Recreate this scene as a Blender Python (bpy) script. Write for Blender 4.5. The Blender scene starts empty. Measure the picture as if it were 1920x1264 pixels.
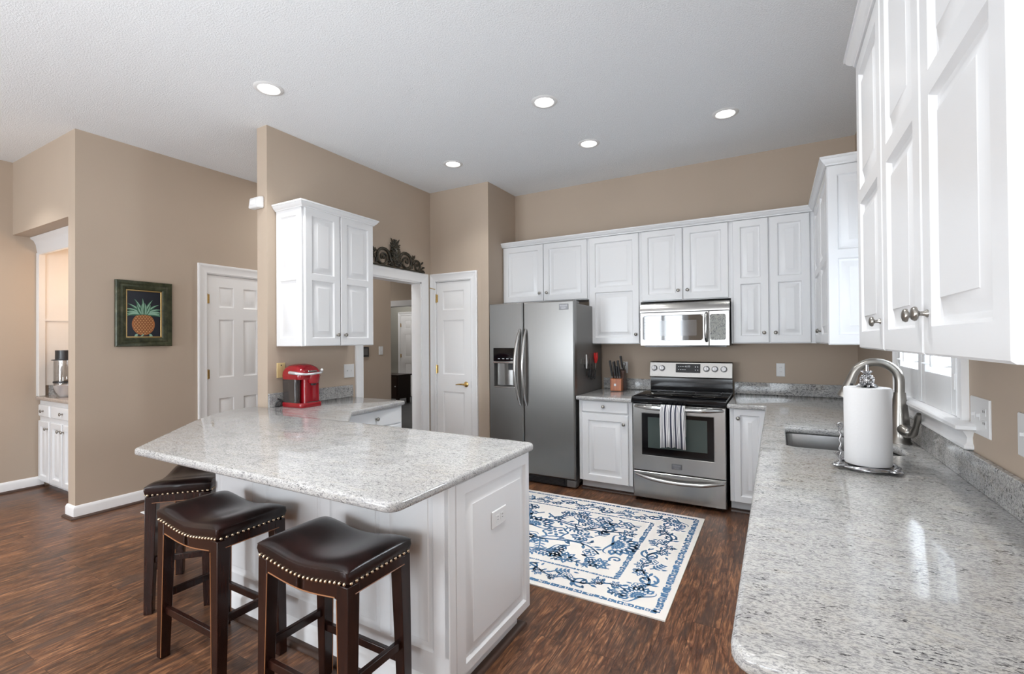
import bpy, bmesh, math, random
from math import sin, cos, pi, radians, sqrt, atan2
from mathutils import Vector, Matrix
random.seed(7)
S = bpy.context.scene
C = S.collection
# ---------------------------------------------------------------- camera
F_PX, CAM_H = 879.16, 1.417
YAW, PITCH, ROLL = radians(29.3631), radians(.4755), radians(-.4501)
def cam_axes():
    f0 = Vector((-sin(YAW), cos(YAW), 0)); r0 = Vector((cos(YAW), sin(YAW), 0)); u0 = Vector((0, 0, 1))
    f = f0*cos(PITCH)+u0*sin(PITCH); u = u0*cos(PITCH)-f0*sin(PITCH)
    return r0*cos(ROLL)+u*sin(ROLL), u*cos(ROLL)-r0*sin(ROLL), f
r_, u_, f_ = cam_axes()
cd = bpy.data.cameras.new('camera'); cam = bpy.data.objects.new('camera', cd); C.objects.link(cam)
cd.sensor_width = 36; cd.lens = F_PX*36/1920; cd.clip_start = .02; cd.clip_end = 200
m = Matrix.Identity(4)
for i in range(3): m[i][0] = r_[i]; m[i][1] = u_[i]; m[i][2] = -f_[i]
m[2][3] = CAM_H
cam.matrix_world = m
S.camera = cam
# ---------------------------------------------------------------- world, light, exposure
w = bpy.data.worlds.new('sky'); S.world = w; w.use_nodes = True
w.node_tree.nodes['Background'].inputs[0].default_value = (.80, .90, 1, 1)
w.node_tree.nodes['Background'].inputs[1].default_value = 1.6
S.view_settings.view_transform = 'Standard'; S.view_settings.look = 'None'
S.view_settings.exposure = 0.62; S.view_settings.gamma = 1; S.view_settings.use_curve_mapping = False
S.cycles.max_bounces = 10; S.cycles.diffuse_bounces = 5; S.cycles.glossy_bounces = 4
S.cycles.transmission_bounces = 6; S.cycles.sample_clamp_indirect = 6
S.cycles.caustics_reflective = False; S.cycles.caustics_refractive = False
S.cycles.use_denoising = True
def area(name, loc, rot, sx, sy, power, col=(1, 1, 1), spread=180):
    l = bpy.data.lights.new(name, 'AREA'); l.shape = 'RECTANGLE'; l.size = sx; l.size_y = sy
    l.energy = power; l.color = col; l.spread = radians(spread)
    o = bpy.data.objects.new(name, l); o.location = loc; o.rotation_euler = rot; C.objects.link(o)
    return o
# daylight standing in the three openings of the rear wall (behind the camera) and the sink window
DAY = (.86, .93, 1)
area('daylight_patio', (-4.08, -3.76, 1.2), (radians(104), 0, 0), 1.3, 2.2, 100, DAY)
area('daylight_pair', (-2.6, -3.76, 1.55), (radians(104), 0, 0), 1.1, 1.3, 40, DAY)
area('daylight_rear', (-.5, -3.76, 1.6), (radians(104), 0, 0), 1.5, 1.4, 42, DAY)
area('daylight_sink', (1.35, 3.6, 1.75), (0, radians(90), 0), 1.6, .9, 140, DAY)
# unseen fill lights added behind the camera, aimed up to brighten the ceiling
for ux, uy, ue in ((-5.0, -2.6, 9), (-2.7, -2.6, 28), (-.5, -2.4, 42), (-1.5, -.2, 25)):
    area('ceiling_fill', (ux, uy, .7), (radians(180), 0, 0), .9, .9, ue, (.92, .97, 1))
LAMP_C = (1, .995, .98)
# ---------------------------------------------------------------- materials
def mat(name, col, rough=.5, metal=0, spec=.5, coat=0, **k):
    M = bpy.data.materials.new(name); M.use_nodes = True
    b = M.node_tree.nodes['Principled BSDF']
    b.inputs['Base Color'].default_value = (*col, 1); b.inputs['Roughness'].default_value = rough
    b.inputs['Metallic'].default_value = metal; b.inputs['Specular IOR Level'].default_value = spec
    b.inputs['Coat Weight'].default_value = coat; b.inputs['Coat Roughness'].default_value = .05
    for kk, v in k.items(): b.inputs[kk.replace('_', ' ')].default_value = v
    return M
class NT:
    def __init__(s, M): s.t = M.node_tree; s.b = s.t.nodes['Principled BSDF']
    def n(s, typ, **k):
        x = s.t.nodes.new(typ)
        for kk, v in k.items():
            if kk in x.inputs: x.inputs[kk].default_value = v
            else: setattr(x, kk, v)
        return x
    def l(s, a, b): s.t.links.new(a, b)
    def coord(s, scale=(1, 1, 1), rot=(0, 0, 0)):
        c = s.n('ShaderNodeTexCoord'); mp = s.n('ShaderNodeMapping')
        mp.inputs['Scale'].default_value = scale; mp.inputs['Rotation'].default_value = rot
        s.l(c.outputs['Object'], mp.inputs['Vector']); return mp.outputs['Vector']
    def noise(s, vec, scale, detail=3, rough=.5, dist=0):
        x = s.n('ShaderNodeTexNoise'); x.inputs['Scale'].default_value = scale; x.inputs['Detail'].default_value = detail
        x.inputs['Roughness'].default_value = rough; x.inputs['Distortion'].default_value = dist
        s.l(vec, x.inputs['Vector']); return x.outputs['Fac']
    def ramp(s, fac, stops, interp='LINEAR'):
        r = s.n('ShaderNodeValToRGB'); cr = r.color_ramp; cr.interpolation = interp
        while len(cr.elements) < len(stops): cr.elements.new(.5)
        for e, (p, c) in zip(cr.elements, stops):
            e.position = p; e.color = (*c, 1) if len(c) == 3 else c
        s.l(fac, r.inputs[0]); return r.outputs[0]
    def mix(s, fac, a, b, mode='MIX'):
        x = s.n('ShaderNodeMix'); x.data_type = 'RGBA'; x.blend_type = mode
        for v, i in ((fac, 0), (a, 6), (b, 7)):
            if hasattr(v, 'links') or hasattr(v, 'is_linked'): s.l(v, x.inputs[i])
            else: x.inputs[i].default_value = v if i == 0 else (*v, 1)
        return x.outputs[2]
    def bump(s, h, strength=.3, dist=.01):
        x = s.n('ShaderNodeBump'); x.inputs['Strength'].default_value = strength; x.inputs['Distance'].default_value = dist
        s.l(h, x.inputs['Height']); s.l(x.outputs[0], s.b.inputs['Normal'])
    def col(s, o): s.l(o, s.b.inputs['Base Color'])
    def rough(s, fac, a, b):
        x = s.n('ShaderNodeMapRange'); x.inputs[3].default_value = a; x.inputs[4].default_value = b
        s.l(fac, x.inputs[0]); s.l(x.outputs[0], s.b.inputs['Roughness'])
def painted(name, col, rough, bscale=180, bstr=.08, var=.03):
    M = mat(name, col, rough); t = NT(M); v = t.coord()
    big = t.noise(v, 1.3, 2)
    t.col(t.ramp(big, [(.3, tuple(c*(1-var) for c in col)), (.7, tuple(min(1, c*(1+var)) for c in col))]))
    t.bump(t.noise(v, bscale, 2), bstr, .002); return M
M_wall = painted('tan_paint', (.475, .387, .306), .75)
M_ceil = mat('textured_ceiling_paint', (.80, .80, .80), .9)
t = NT(M_ceil); v = t.coord(); h = t.noise(v, 105, 4, .65); t.bump(h, .65, .010)
t.col(t.ramp(h, [(.3, (.80, .825, .85)), (.65, (.88, .905, .93))]))
M_white = painted('white_cabinet_paint', (.745, .75, .76), .30, 60, .008, .006)
M_trim = painted('white_trim_paint', (.85, .85, .855), .35, 60, .02, .01)
M_door = painted('white_door_paint', (.88, .88, .88), .42, 90, .05, .01)
M_hallwall = painted('grey_green_paint', (.36, .35, .31), .8)
M_warmwhite = painted('cream_paint', (.78, .72, .66), .5)
M_gap = mat('dark_vent_slot', (.10, .10, .10), .9)  # flat dark grey for the oven door vent slots

def granite(name, base, mid, rot, fs=1.0, dark=.40):
    M = mat(name, base, .075, 0, .5); t = NT(M)
    V = lambda x, y: t.coord((x*fs, y*fs, y*fs), (0, 0, rot))
    cloud = t.noise(V(5, 9), 1.2, 4, .6); flake = t.noise(V(34, 92), 2.2, 5, .68, .5); grain = t.noise(V(90, 200), 2.0, 4, .65, .3)
    speck = t.noise(V(46, 105), 2.1, 4, .6, .4); big = t.noise(V(7, 15), 1.6, 5, .65, .8); warm = t.noise(V(9, 20), 1.3, 4, .6, .5)
    c0 = t.ramp(flake, [(.28, tuple(x*.80 for x in mid)), (.39, mid), (.49, base), (.75, tuple(min(1, x*1.08) for x in base))])
    c0 = t.mix(t.ramp(grain, [(.36, (.55,)*3), (.50, (0, 0, 0))]), c0, tuple(x*.72 for x in mid))
    c1 = t.mix(t.ramp(warm, [(.54, (0, 0, 0)), (.70, (.5,)*3)]), c0, (base[0]*.95, base[1]*.90, base[2]*.80))
    c1 = t.mix(t.ramp(cloud, [(.50, (0, 0, 0)), (.70, (.45,)*3)]), c1, (mid[0]*1.02, mid[1]*1.03, mid[2]*1.06))
    c2 = t.mix(t.ramp(speck, [(.565, (0, 0, 0)), (.62, (.9,)*3)]), c1, (.28, .28, .29))
    dk = t.mix(1.0, t.ramp(speck, [(dark-.055, (1, 1, 1)), (dark, (0, 0, 0))]), t.ramp(big, [(.46, (.12,)*3), (.60, (1, 1, 1))]), 'MULTIPLY')
    t.col(t.mix(dk, c2, (.05, .05, .055))); return M
M_granite = granite('white_granite', (.49, .485, .475), (.25, .25, .255), .12, 1.0, .445)
M_granite2 = granite('white_granite_streaked', (.545, .54, .525), (.28, .28, .285), -.20, .92, .46)
M_granite_edge = granite('granite_backsplash', (.56, .555, .54), (.16, .16, .165), .9, .7, .475)
M_granite_brown = granite('brown_granite', (.50, .42, .36), (.34, .28, .24), .2)

M_floor = mat('hickory_planks', (.12, .06, .035), .24, 0, .38); t = NT(M_floor)
c = t.n('ShaderNodeTexCoord'); sp = t.n('ShaderNodeSeparateXYZ'); t.l(c.outputs['Object'], sp.inputs[0])
cb = t.n('ShaderNodeCombineXYZ'); t.l(sp.outputs[1], cb.inputs[0]); t.l(sp.outputs[0], cb.inputs[1])
br = t.n('ShaderNodeTexBrick'); br.offset = .37; br.squash = 1
for k, v_ in (('Scale', 1), ('Brick Width', 1.25), ('Row Height', .127), ('Mortar Size', .0012), ('Mortar Smooth', .2), ('Bias', 0)): br.inputs[k].default_value = v_
br.inputs['Color1'].default_value = (0, 0, 0, 1); br.inputs['Color2'].default_value = (1, 1, 1, 1); br.inputs['Mortar'].default_value = (.5, .5, .5, 1)
t.l(cb.outputs[0], br.inputs['Vector'])
ad = t.n('ShaderNodeVectorMath'); ad.operation = 'MULTIPLY_ADD'
t.l(br.outputs['Color'], ad.inputs[0]); ad.inputs[1].default_value = (9, 5, 3); t.l(cb.outputs[0], ad.inputs[2])
def stretched(sc):
    mp = t.n('ShaderNodeMapping'); mp.inputs['Scale'].default_value = sc; t.l(ad.outputs[0], mp.inputs['Vector']); return mp.outputs[0]
g1 = t.noise(stretched((2.6, 15, 1)), 1.9, 8, .66, 1.6); g2 = t.noise(stretched((3, 60, 1)), 2.2, 5, .65, .5); blot = t.noise(stretched((2, 5, 1)), 1.7, 3, .5, .8)
ca = t.ramp(g1, [(.29, (.018, .008, .006)), (.42, (.100, .042, .022)), (.54, (.200, .092, .046)), (.68, (.42, .205, .10))])
cbk = t.mix(t.ramp(g2, [(.35, (1, 1, 1)), (.55, (0, 0, 0))]), ca, (.060, .036, .027))
cbl = t.mix(t.ramp(blot, [(.52, (0, 0, 0)), (.68, (.75,)*3)]), cbk, (.062, .040, .032))
cpl = t.mix(.5, cbl, t.ramp(br.outputs['Color'], [(0, (.50, .48, .46)), (1, (1.15, 1.08, 1.02))]), 'MULTIPLY')
cm = t.mix(t.ramp(br.outputs['Fac'], [(0, (0, 0, 0)), (1, (.8,)*3)]), cpl, (.02, .012, .01))
t.col(cm); t.rough(g1, .24, .40); t.bump(g2, .12, .003)
M_hallfloor = painted('slate_grey_floor', (.075, .075, .080), .45, 30, .1, .15)
M_shoe = mat('brown_shoe_molding', (.060, .032, .022), .4)

def brushed(name, col, rough, axis=2, amt=.02):
    M = mat(name, col, rough, 1.0); t = NT(M)
    sc = [1.2, 1.2, 1.2]; 
    for i in range(3):
        if i != axis: sc[i] = 90
    n = t.noise(t.coord(tuple(sc)), 3, 3, .6); t.rough(n, rough-.01, rough+.015)
    t.col(t.ramp(n, [(.3, tuple(x*(1-amt) for x in col)), (.7, col)])); return M
M_steel = brushed('brushed_stainless_steel', (.265, .26, .252), .33)
M_steelh = mat('satin_stainless_steel', (.40, .39, .375), .27, 1)
M_badge = mat('dark_badge_metal', (.16, .16, .165), .4, 1)
M_mwglass = mat('microwave_door_glass', (.004, .004, .005), .03, 0, 1.0, 1.0)
M_sinksteel = brushed('sink_steel', (.40, .40, .40), .25, 0)
M_fridgeside = mat('grey_enamel', (.17, .165, .16), .38, .35)
M_chrome = mat('bright_handle_metal', (.52, .515, .505), .2, 1)
M_nickel = mat('brushed_nickel', (.33, .312, .285), .28, 1)
M_pewter = mat('polished_pewter', (.42, .42, .43), .22, 1)
M_brass = mat('polished_brass', (.72, .50, .20), .18, 1)
M_black = mat('black_enamel', (.008, .008, .009), .15, 0, .4)
M_glassblack = mat('black_glass', (.004, .004, .005), .05, 0, .35)
M_dkplastic = mat('dark_plastic', (.025, .025, .027), .35)
M_window_inner = mat('oven_window_glass', (.060, .080, .075), .10, .0, .4)
M_mwmesh = mat('microwave_screen_glass', (.085, .085, .09), .06, 0, 1.0, .6)
M_panelfilm = mat('protective_film', (.16, .16, .14), .25, 0, .6); t = NT(M_panelfilm)
t.col(t.ramp(t.noise(t.coord((30, 30, 22)), 2.6, 5, .7, 1.4), [(.44, (.035, .035, .035)), (.52, (.30, .30, .24)), (.60, (.07, .07, .07)), (.68, (.48, .48, .42))]))
M_mark = mat('pale_print', (.75, .76, .78), .4)
M_greymark = mat('grey_print', (.30, .30, .31), .4)
M_red = mat('glossy_red_plastic', (.27, .004, .010), .12, 0, .5, .4)
M_redplain = mat('red_plastic', (.62, .02, .02), .3)
M_smoke = mat('smoked_clear_plastic', (.10, .085, .08), .06, 0, .5, Transmission_Weight=.55, Alpha=1.0)
M_silver = mat('silver_plastic', (.66, .66, .68), .25, .6)
M_paper = painted('quilted_paper', (.72, .72, .725), .95, 90, .25, .01)
M_plate = mat('white_plastic_plate', (.74, .74, .74), .35)
M_almond = mat('almond_plastic_plate', (.68, .53, .26), .4)
M_slot = mat('outlet_slot', (.05, .05, .05), .6)
M_leather = mat('dark_brown_leather', (.022, .011, .010), .24, 0, .45); t = NT(M_leather)
nl = t.noise(t.coord(), 7, 4, .6); t.col(t.ramp(nl, [(.35, (.008, .005, .005)), (.65, (.024, .009, .008))])); t.bump(t.noise(t.coord(), 260, 2), .06, .002)
M_stoolwood = mat('espresso_wood', (.028, .010, .007), .26, 0, .4, .1); t = NT(M_stoolwood)
t.col(t.ramp(t.noise(t.coord((60, 60, 3)), 2, 4, .6), [(.35, (.009, .0035, .003)), (.7, (.034, .010, .006))]))
M_edgewear = mat('rubbed_copper_edge', (.30, .13, .055), .35)
M_nail = mat('brass_nailhead', (.62, .50, .36), .26, 1)
M_knifewood = mat('cherry_wood_block', (.42, .125, .035), .3, 0, .5); t = NT(M_knifewood)
t.col(t.ramp(t.noise(t.coord((50, 50, 4)), 2, 4), [(.35, (.30, .075, .022)), (.65, (.48, .15, .045))]))
M_knifewood_dark = mat('walnut_wood_block', (.075, .035, .025), .35)
M_darkwood = mat('dark_mahogany', (.025, .013, .010), .3)
M_bronze = mat('dark_bronze_resin', (.045, .036, .026), .38, .35); t = NT(M_bronze)
t.col(t.ramp(t.noise(t.coord(), 38, 4, .7), [(.38, (.022, .020, .016)), (.55, (.055, .048, .032)), (.75, (.15, .095, .055))]))
M_frame = mat('antique_green_frame', (.045, .055, .03), .3, .25); t = NT(M_frame)
t.col(t.ramp(t.noise(t.coord(), 16, 5, .65), [(.35, (.020, .026, .014)), (.6, (.060, .066, .036)), (.8, (.15, .14, .085))]))
M_gold = mat('gilded_lip', (.50, .34, .14), .35, .6)
M_canvas = mat('blue_black_canvas', (.006, .009, .018), .5)
M_pin1 = mat('pineapple_orange_paint', (.42, .15, .045), .6)
M_pin2 = mat('pineapple_pale_paint', (.70, .36, .15), .6)
M_pin3 = mat('pineapple_brown_paint', (.14, .045, .014), .6)
M_leaf1 = mat('leaf_pale_green_paint', (.26, .44, .33), .6)
M_leaf2 = mat('leaf_dark_green_paint', (.035, .12, .07), .6)
M_rug = painted('cream_rug_pile', (.72, .69, .65), .95, 400, .4, .03)
M_rugblue = painted('blue_rug_pile', (.068, .165, .30), .95, 400, .4, .12)
M_towelw = painted('white_cotton', (.78, .77, .77), .95, 500, .4, .02)
M_toweln = painted('charcoal_cotton_stripe', (.055, .058, .085), .95, 500, .4, .05)
M_shade = mat('grey_white_shutter_paint', (.74, .75, .76), .4)
M_lens = bpy.data.materials.new('lamp_diffuser'); M_lens.use_nodes = True
t_ = M_lens.node_tree; t_.nodes.clear(); e_ = t_.nodes.new('ShaderNodeEmission'); o_ = t_.nodes.new('ShaderNodeOutputMaterial')
e_.inputs[0].default_value = (1, .97, .93, 1); e_.inputs[1].default_value = 5; t_.links.new(e_.outputs[0], o_.inputs[0])
M_pane = bpy.data.materials.new('window_pane'); M_pane.use_nodes = True
t_ = M_pane.node_tree; t_.nodes.clear(); o_ = t_.nodes.new('ShaderNodeOutputMaterial'); mx = t_.nodes.new('ShaderNodeMixShader')
tr = t_.nodes.new('ShaderNodeBsdfTransparent'); gl = t_.nodes.new('ShaderNodeBsdfGlossy'); gl.inputs['Roughness'].default_value = .02; mx.inputs[0].default_value = .06
t_.links.new(tr.outputs[0], mx.inputs[1]); t_.links.new(gl.outputs[0], mx.inputs[2]); t_.links.new(mx.outputs[0], o_.inputs[0])
M_clear = bpy.data.materials.new('clear_glass'); M_clear.use_nodes = True
t_ = M_clear.node_tree; t_.nodes.clear(); o_ = t_.nodes.new('ShaderNodeOutputMaterial'); mx = t_.nodes.new('ShaderNodeMixShader')
tr = t_.nodes.new('ShaderNodeBsdfTransparent'); tr.inputs[0].default_value = (.86, .86, .86, 1); gl = t_.nodes.new('ShaderNodeBsdfGlossy'); gl.inputs['Roughness'].default_value = .03; mx.inputs[0].default_value = .16
t_.links.new(tr.outputs[0], mx.inputs[1]); t_.links.new(gl.outputs[0], mx.inputs[2]); t_.links.new(mx.outputs[0], o_.inputs[0])

# ---------------------------------------------------------------- mesh builder
X_, Y_, Z_ = Vector((1, 0, 0)), Vector((0, 1, 0)), Vector((0, 0, 1))
class MB:
    def __init__(s): s.v = []; s.f = []; s.fm = []; s.k = 0
    def face(s, pts):
        i = len(s.v); s.v += [Vector(p) for p in pts]; s.f.append(tuple(range(i, i+len(pts)))); s.fm.append(s.k)
    def box(s, x0, y0, z0, x1, y1, z1):
        x0, x1 = sorted((x0, x1)); y0, y1 = sorted((y0, y1)); z0, z1 = sorted((z0, z1))
        p = [(x0, y0, z0), (x1, y0, z0), (x1, y1, z0), (x0, y1, z0), (x0, y0, z1), (x1, y0, z1), (x1, y1, z1), (x0, y1, z1)]
        i = len(s.v); s.v += [Vector(q) for q in p]
        for q in ((0, 3, 2, 1), (4, 5, 6, 7), (0, 1, 5, 4), (1, 2, 6, 5), (2, 3, 7, 6), (3, 0, 4, 7)):
            s.f.append(tuple(i+j for j in q)); s.fm.append(s.k)
        return s
    def hexa(s, p):          # 8 points, bottom loop then top loop
        i = len(s.v); s.v += [Vector(q) for q in p]
        for q in ((0, 3, 2, 1), (4, 5, 6, 7), (0, 1, 5, 4), (1, 2, 6, 5), (2, 3, 7, 6), (3, 0, 4, 7)):
            s.f.append(tuple(i+j for j in q)); s.fm.append(s.k)
        return s
    def bar(s, a, b, wx, wy, up=Z_, w2=None):   # rectangular bar from a to b
        a, b = Vector(a), Vector(b); d = (b-a).normalized(); u = Vector(up).cross(d)
        if u.length < 1e-4: u = X_.cross(d) if abs(d.x) < .9 else Y_.cross(d)
        u.normalize(); n = d.cross(u); q = w2 or (wx, wy)
        P = lambda c, x, y: [c-u*x/2-n*y/2, c+u*x/2-n*y/2, c+u*x/2+n*y/2, c-u*x/2+n*y/2]
        return s.hexa(P(a, wx, wy)+P(b, *q))
    def loft(s, rings, cap=True, close=True):
        n = len(rings[0]); i0 = len(s.v)
        for r in rings: s.v += [Vector(p) for p in r]
        for a in range(len(rings)-1):
            for j in range(n if close else n-1):
                k = (j+1) % n
                s.f.append((i0+a*n+j, i0+a*n+k, i0+(a+1)*n+k, i0+(a+1)*n+j)); s.fm.append(s.k)
        if cap and close:
            s.f.append(tuple(i0+j for j in reversed(range(n)))); s.fm.append(s.k)
            s.f.append(tuple(i0+(len(rings)-1)*n+j for j in range(n))); s.fm.append(s.k)
        return s
    def tube(s, path, r, seg=10, closed=False, flat=1.0):
        path = [Vector(p) for p in path]; n = len(path); rr = r if isinstance(r, (list, tuple)) else [r]*n
        rings = []; prev = None
        for i, p in enumerate(path):
            if closed: d = path[(i+1) % n]-path[i-1]
            else: d = path[min(i+1, n-1)]-path[max(i-1, 0)]
            d.normalize()
            if prev is None:
                u = d.cross(Z_)
                if u.length < .05: u = d.cross(X_)
            else: u = prev-d*prev.dot(d)
            u.normalize(); prev = u; w_ = d.cross(u)
            rings.append([p+(u*cos(2*pi*j/seg)+w_*sin(2*pi*j/seg)*flat)*rr[i] for j in range(seg)])
        if closed: rings.append(rings[0]); return s.loft(rings, cap=False)
        return s.loft(rings)
    def lathe(s, prof, origin=(0, 0, 0), axis=Z_, seg=20, cap=True):
        o = Vector(origin); a = Vector(axis).normalized(); u = a.cross(X_)
        if u.length < .1: u = a.cross(Y_)
        u.normalize(); w_ = a.cross(u)
        return s.loft([[o+a*h+(u*cos(2*pi*j/seg)+w_*sin(2*pi*j/seg))*max(r, 1e-5) for j in range(seg)] for r, h in prof], cap=cap)
    def ball(s, c, r, seg=12, rings=7, sc=(1, 1, 1)):
        c = Vector(c); R = []
        for i in range(rings+1):
            th = pi*i/rings; rad = max(sin(th), 1e-4)
            R.append([c+Vector((cos(2*pi*j/seg)*rad*r*sc[0], sin(2*pi*j/seg)*rad*r*sc[1], -cos(th)*r*sc[2])) for j in range(seg)])
        return s.loft(R)
    def sweep(s, prof, path, side=1):           # profile (out, z) swept along an XY path; out is to the path's right for side=1
        P = [Vector((p[0], p[1])) for p in path]; rings = []
        for i, p in enumerate(P):
            d0 = (P[i]-P[i-1]).normalized() if i else None; d1 = (P[i+1]-P[i]).normalized() if i < len(P)-1 else None
            nr = lambda d: Vector((d.y, -d.x))*side
            if d0 is None: m_ = nr(d1)
            elif d1 is None: m_ = nr(d0)
            else:
                m_ = nr(d0)+nr(d1); m_ = m_/(m_.dot(nr(d1)))
            rings.append([Vector((p.x+m_.x*o, p.y+m_.y*o, z)) for o, z in prof])
        return s.loft(rings)
    def prism(s, poly, z0, z1):
        return s.loft([[(x, y, z0) for x, y in poly], [(x, y, z1) for x, y in poly]])
    def extrude(s, poly, O, U, V, N, d0, d1):   # 2D polygon in frame (O,U,V), extruded along N
        O, U, V, N = map(Vector, (O, U, V, N))
        return s.loft([[O+U*a+V*b+N*d for a, b in poly] for d in (d0, d1)])
    def build(s, name, mats, parent=None, loc=None, bevel=0, seg=2, smooth=35, local=False, weld=True):
        if not isinstance(mats, (list, tuple)): mats = [mats]
        me = bpy.data.meshes.new(name)
        off = Vector((0, 0, 0))
        if not local:
            if parent is not None:
                r = parent
                while r.parent: r = r.parent
                off = r.location.copy()
            elif loc is not None: off = Vector(loc)
        me.from_pydata([p-off for p in s.v], [], s.f)
        for mm in mats: me.materials.append(mm)
        for p, k in zip(me.polygons, s.fm): p.material_index = min(k, len(mats)-1)
        bm = bmesh.new(); bm.from_mesh(me)
        if weld: bmesh.ops.remove_doubles(bm, verts=bm.verts, dist=1e-5)
        bmesh.ops.recalc_face_normals(bm, faces=bm.faces); bm.to_mesh(me); bm.free()
        if smooth:
            me.shade_smooth(); me.set_sharp_from_angle(angle=radians(smooth))
        o = bpy.data.objects.new(name, me); C.objects.link(o)
        if parent is not None: o.parent = parent
        elif not local and loc is not None: o.location = loc
        elif local and loc is not None: o.location = loc
        if bevel:
            b = o.modifiers.new('bevel', 'BEVEL'); b.width = bevel; b.segments = seg; b.limit_method = 'ANGLE'; b.angle_limit = radians(40)
        return o
def tag(o, label=None, cat=None, group=None, kind=None):
    if label: o['label'] = label
    if cat: o['category'] = cat
    if group: o['group'] = group
    if kind: o['kind'] = kind
    return o
def thing(name, label, cat, loc=(0, 0, 0), group=None, rz=0):
    o = bpy.data.objects.new(name, None); C.objects.link(o); o.location = loc; o.rotation_euler = (0, 0, rz); o.empty_display_size = .1
    return tag(o, label, cat, group)
def struct(name, loc=(0, 0, 0), label=None):
    o = bpy.data.objects.new(name, None); C.objects.link(o); o.location = loc
    return tag(o, label, None, None, 'structure')
def copy_tree(o):
    c = o.copy(); C.objects.link(c)
    for ch in list(o.children):
        k = ch.copy(); C.objects.link(k); k.parent = c
        for g in list(ch.children):
            q = g.copy(); C.objects.link(q); q.parent = k
    return c
def text_mesh(s, body, O, U, V, size, width=None, N=None, d=.0006, align='CENTER'):
    """lettering cut as flat raised shapes into builder s"""
    cu = bpy.data.curves.new('lettering', 'FONT'); cu.body = body; cu.size = size; cu.align_x = align; cu.align_y = 'CENTER'; cu.resolution_u = 2
    ob = bpy.data.objects.new('lettering', cu); C.objects.link(ob); dg = bpy.context.evaluated_depsgraph_get(); dg.update()
    me = bpy.data.meshes.new_from_object(ob.evaluated_get(dg)); sc = 1
    if width and len(me.vertices):
        xs = [v.co.x for v in me.vertices]; sc = width/max(1e-6, max(xs)-min(xs))
    O, U, V = Vector(O), Vector(U), Vector(V); N = U.cross(V) if N is None else Vector(N); i = len(s.v)
    s.v += [O+U*v.co.x*sc+V*v.co.y+N*d for v in me.vertices]
    for p in me.polygons: s.f.append(tuple(i+j for j in p.vertices)); s.fm.append(s.k)
    bpy.data.objects.remove(ob); bpy.data.curves.remove(cu); bpy.data.meshes.remove(me)
def slab(outer, holes, z0, z1, bev, res=3):
    """flat slab with holes and rounded edges, from a filled 2D curve; returns a builder"""
    cu = bpy.data.curves.new('slab', 'CURVE'); cu.dimensions = '2D'; cu.fill_mode = 'BOTH'
    cu.extrude = (z1-z0)/2-bev; cu.bevel_depth = bev; cu.bevel_resolution = res; cu.offset = -bev
    for loop in [outer]+list(holes):
        sp_ = cu.splines.new('POLY'); sp_.points.add(len(loop)-1)
        for p, q in zip(sp_.points, loop): p.co = (q[0], q[1], 0, 1)
        sp_.use_cyclic_u = True
    ob = bpy.data.objects.new('slab', cu); C.objects.link(ob); dg = bpy.context.evaluated_depsgraph_get(); dg.update()
    me = bpy.data.meshes.new_from_object(ob.evaluated_get(dg)); s = MB()
    s.v = [Vector((v.co.x, v.co.y, v.co.z+(z0+z1)/2)) for v in me.vertices]
    s.f = [tuple(p.vertices) for p in me.polygons]; s.fm = [0]*len(s.f)
    bpy.data.objects.remove(ob); bpy.data.curves.remove(cu); bpy.data.meshes.remove(me)
    return s
def arc(cx, cy, r, a0, a1, n=8):
    return [(cx+r*cos(radians(a0+(a1-a0)*i/n)), cy+r*sin(radians(a0+(a1-a0)*i/n))) for i in range(n+1)]

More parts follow.
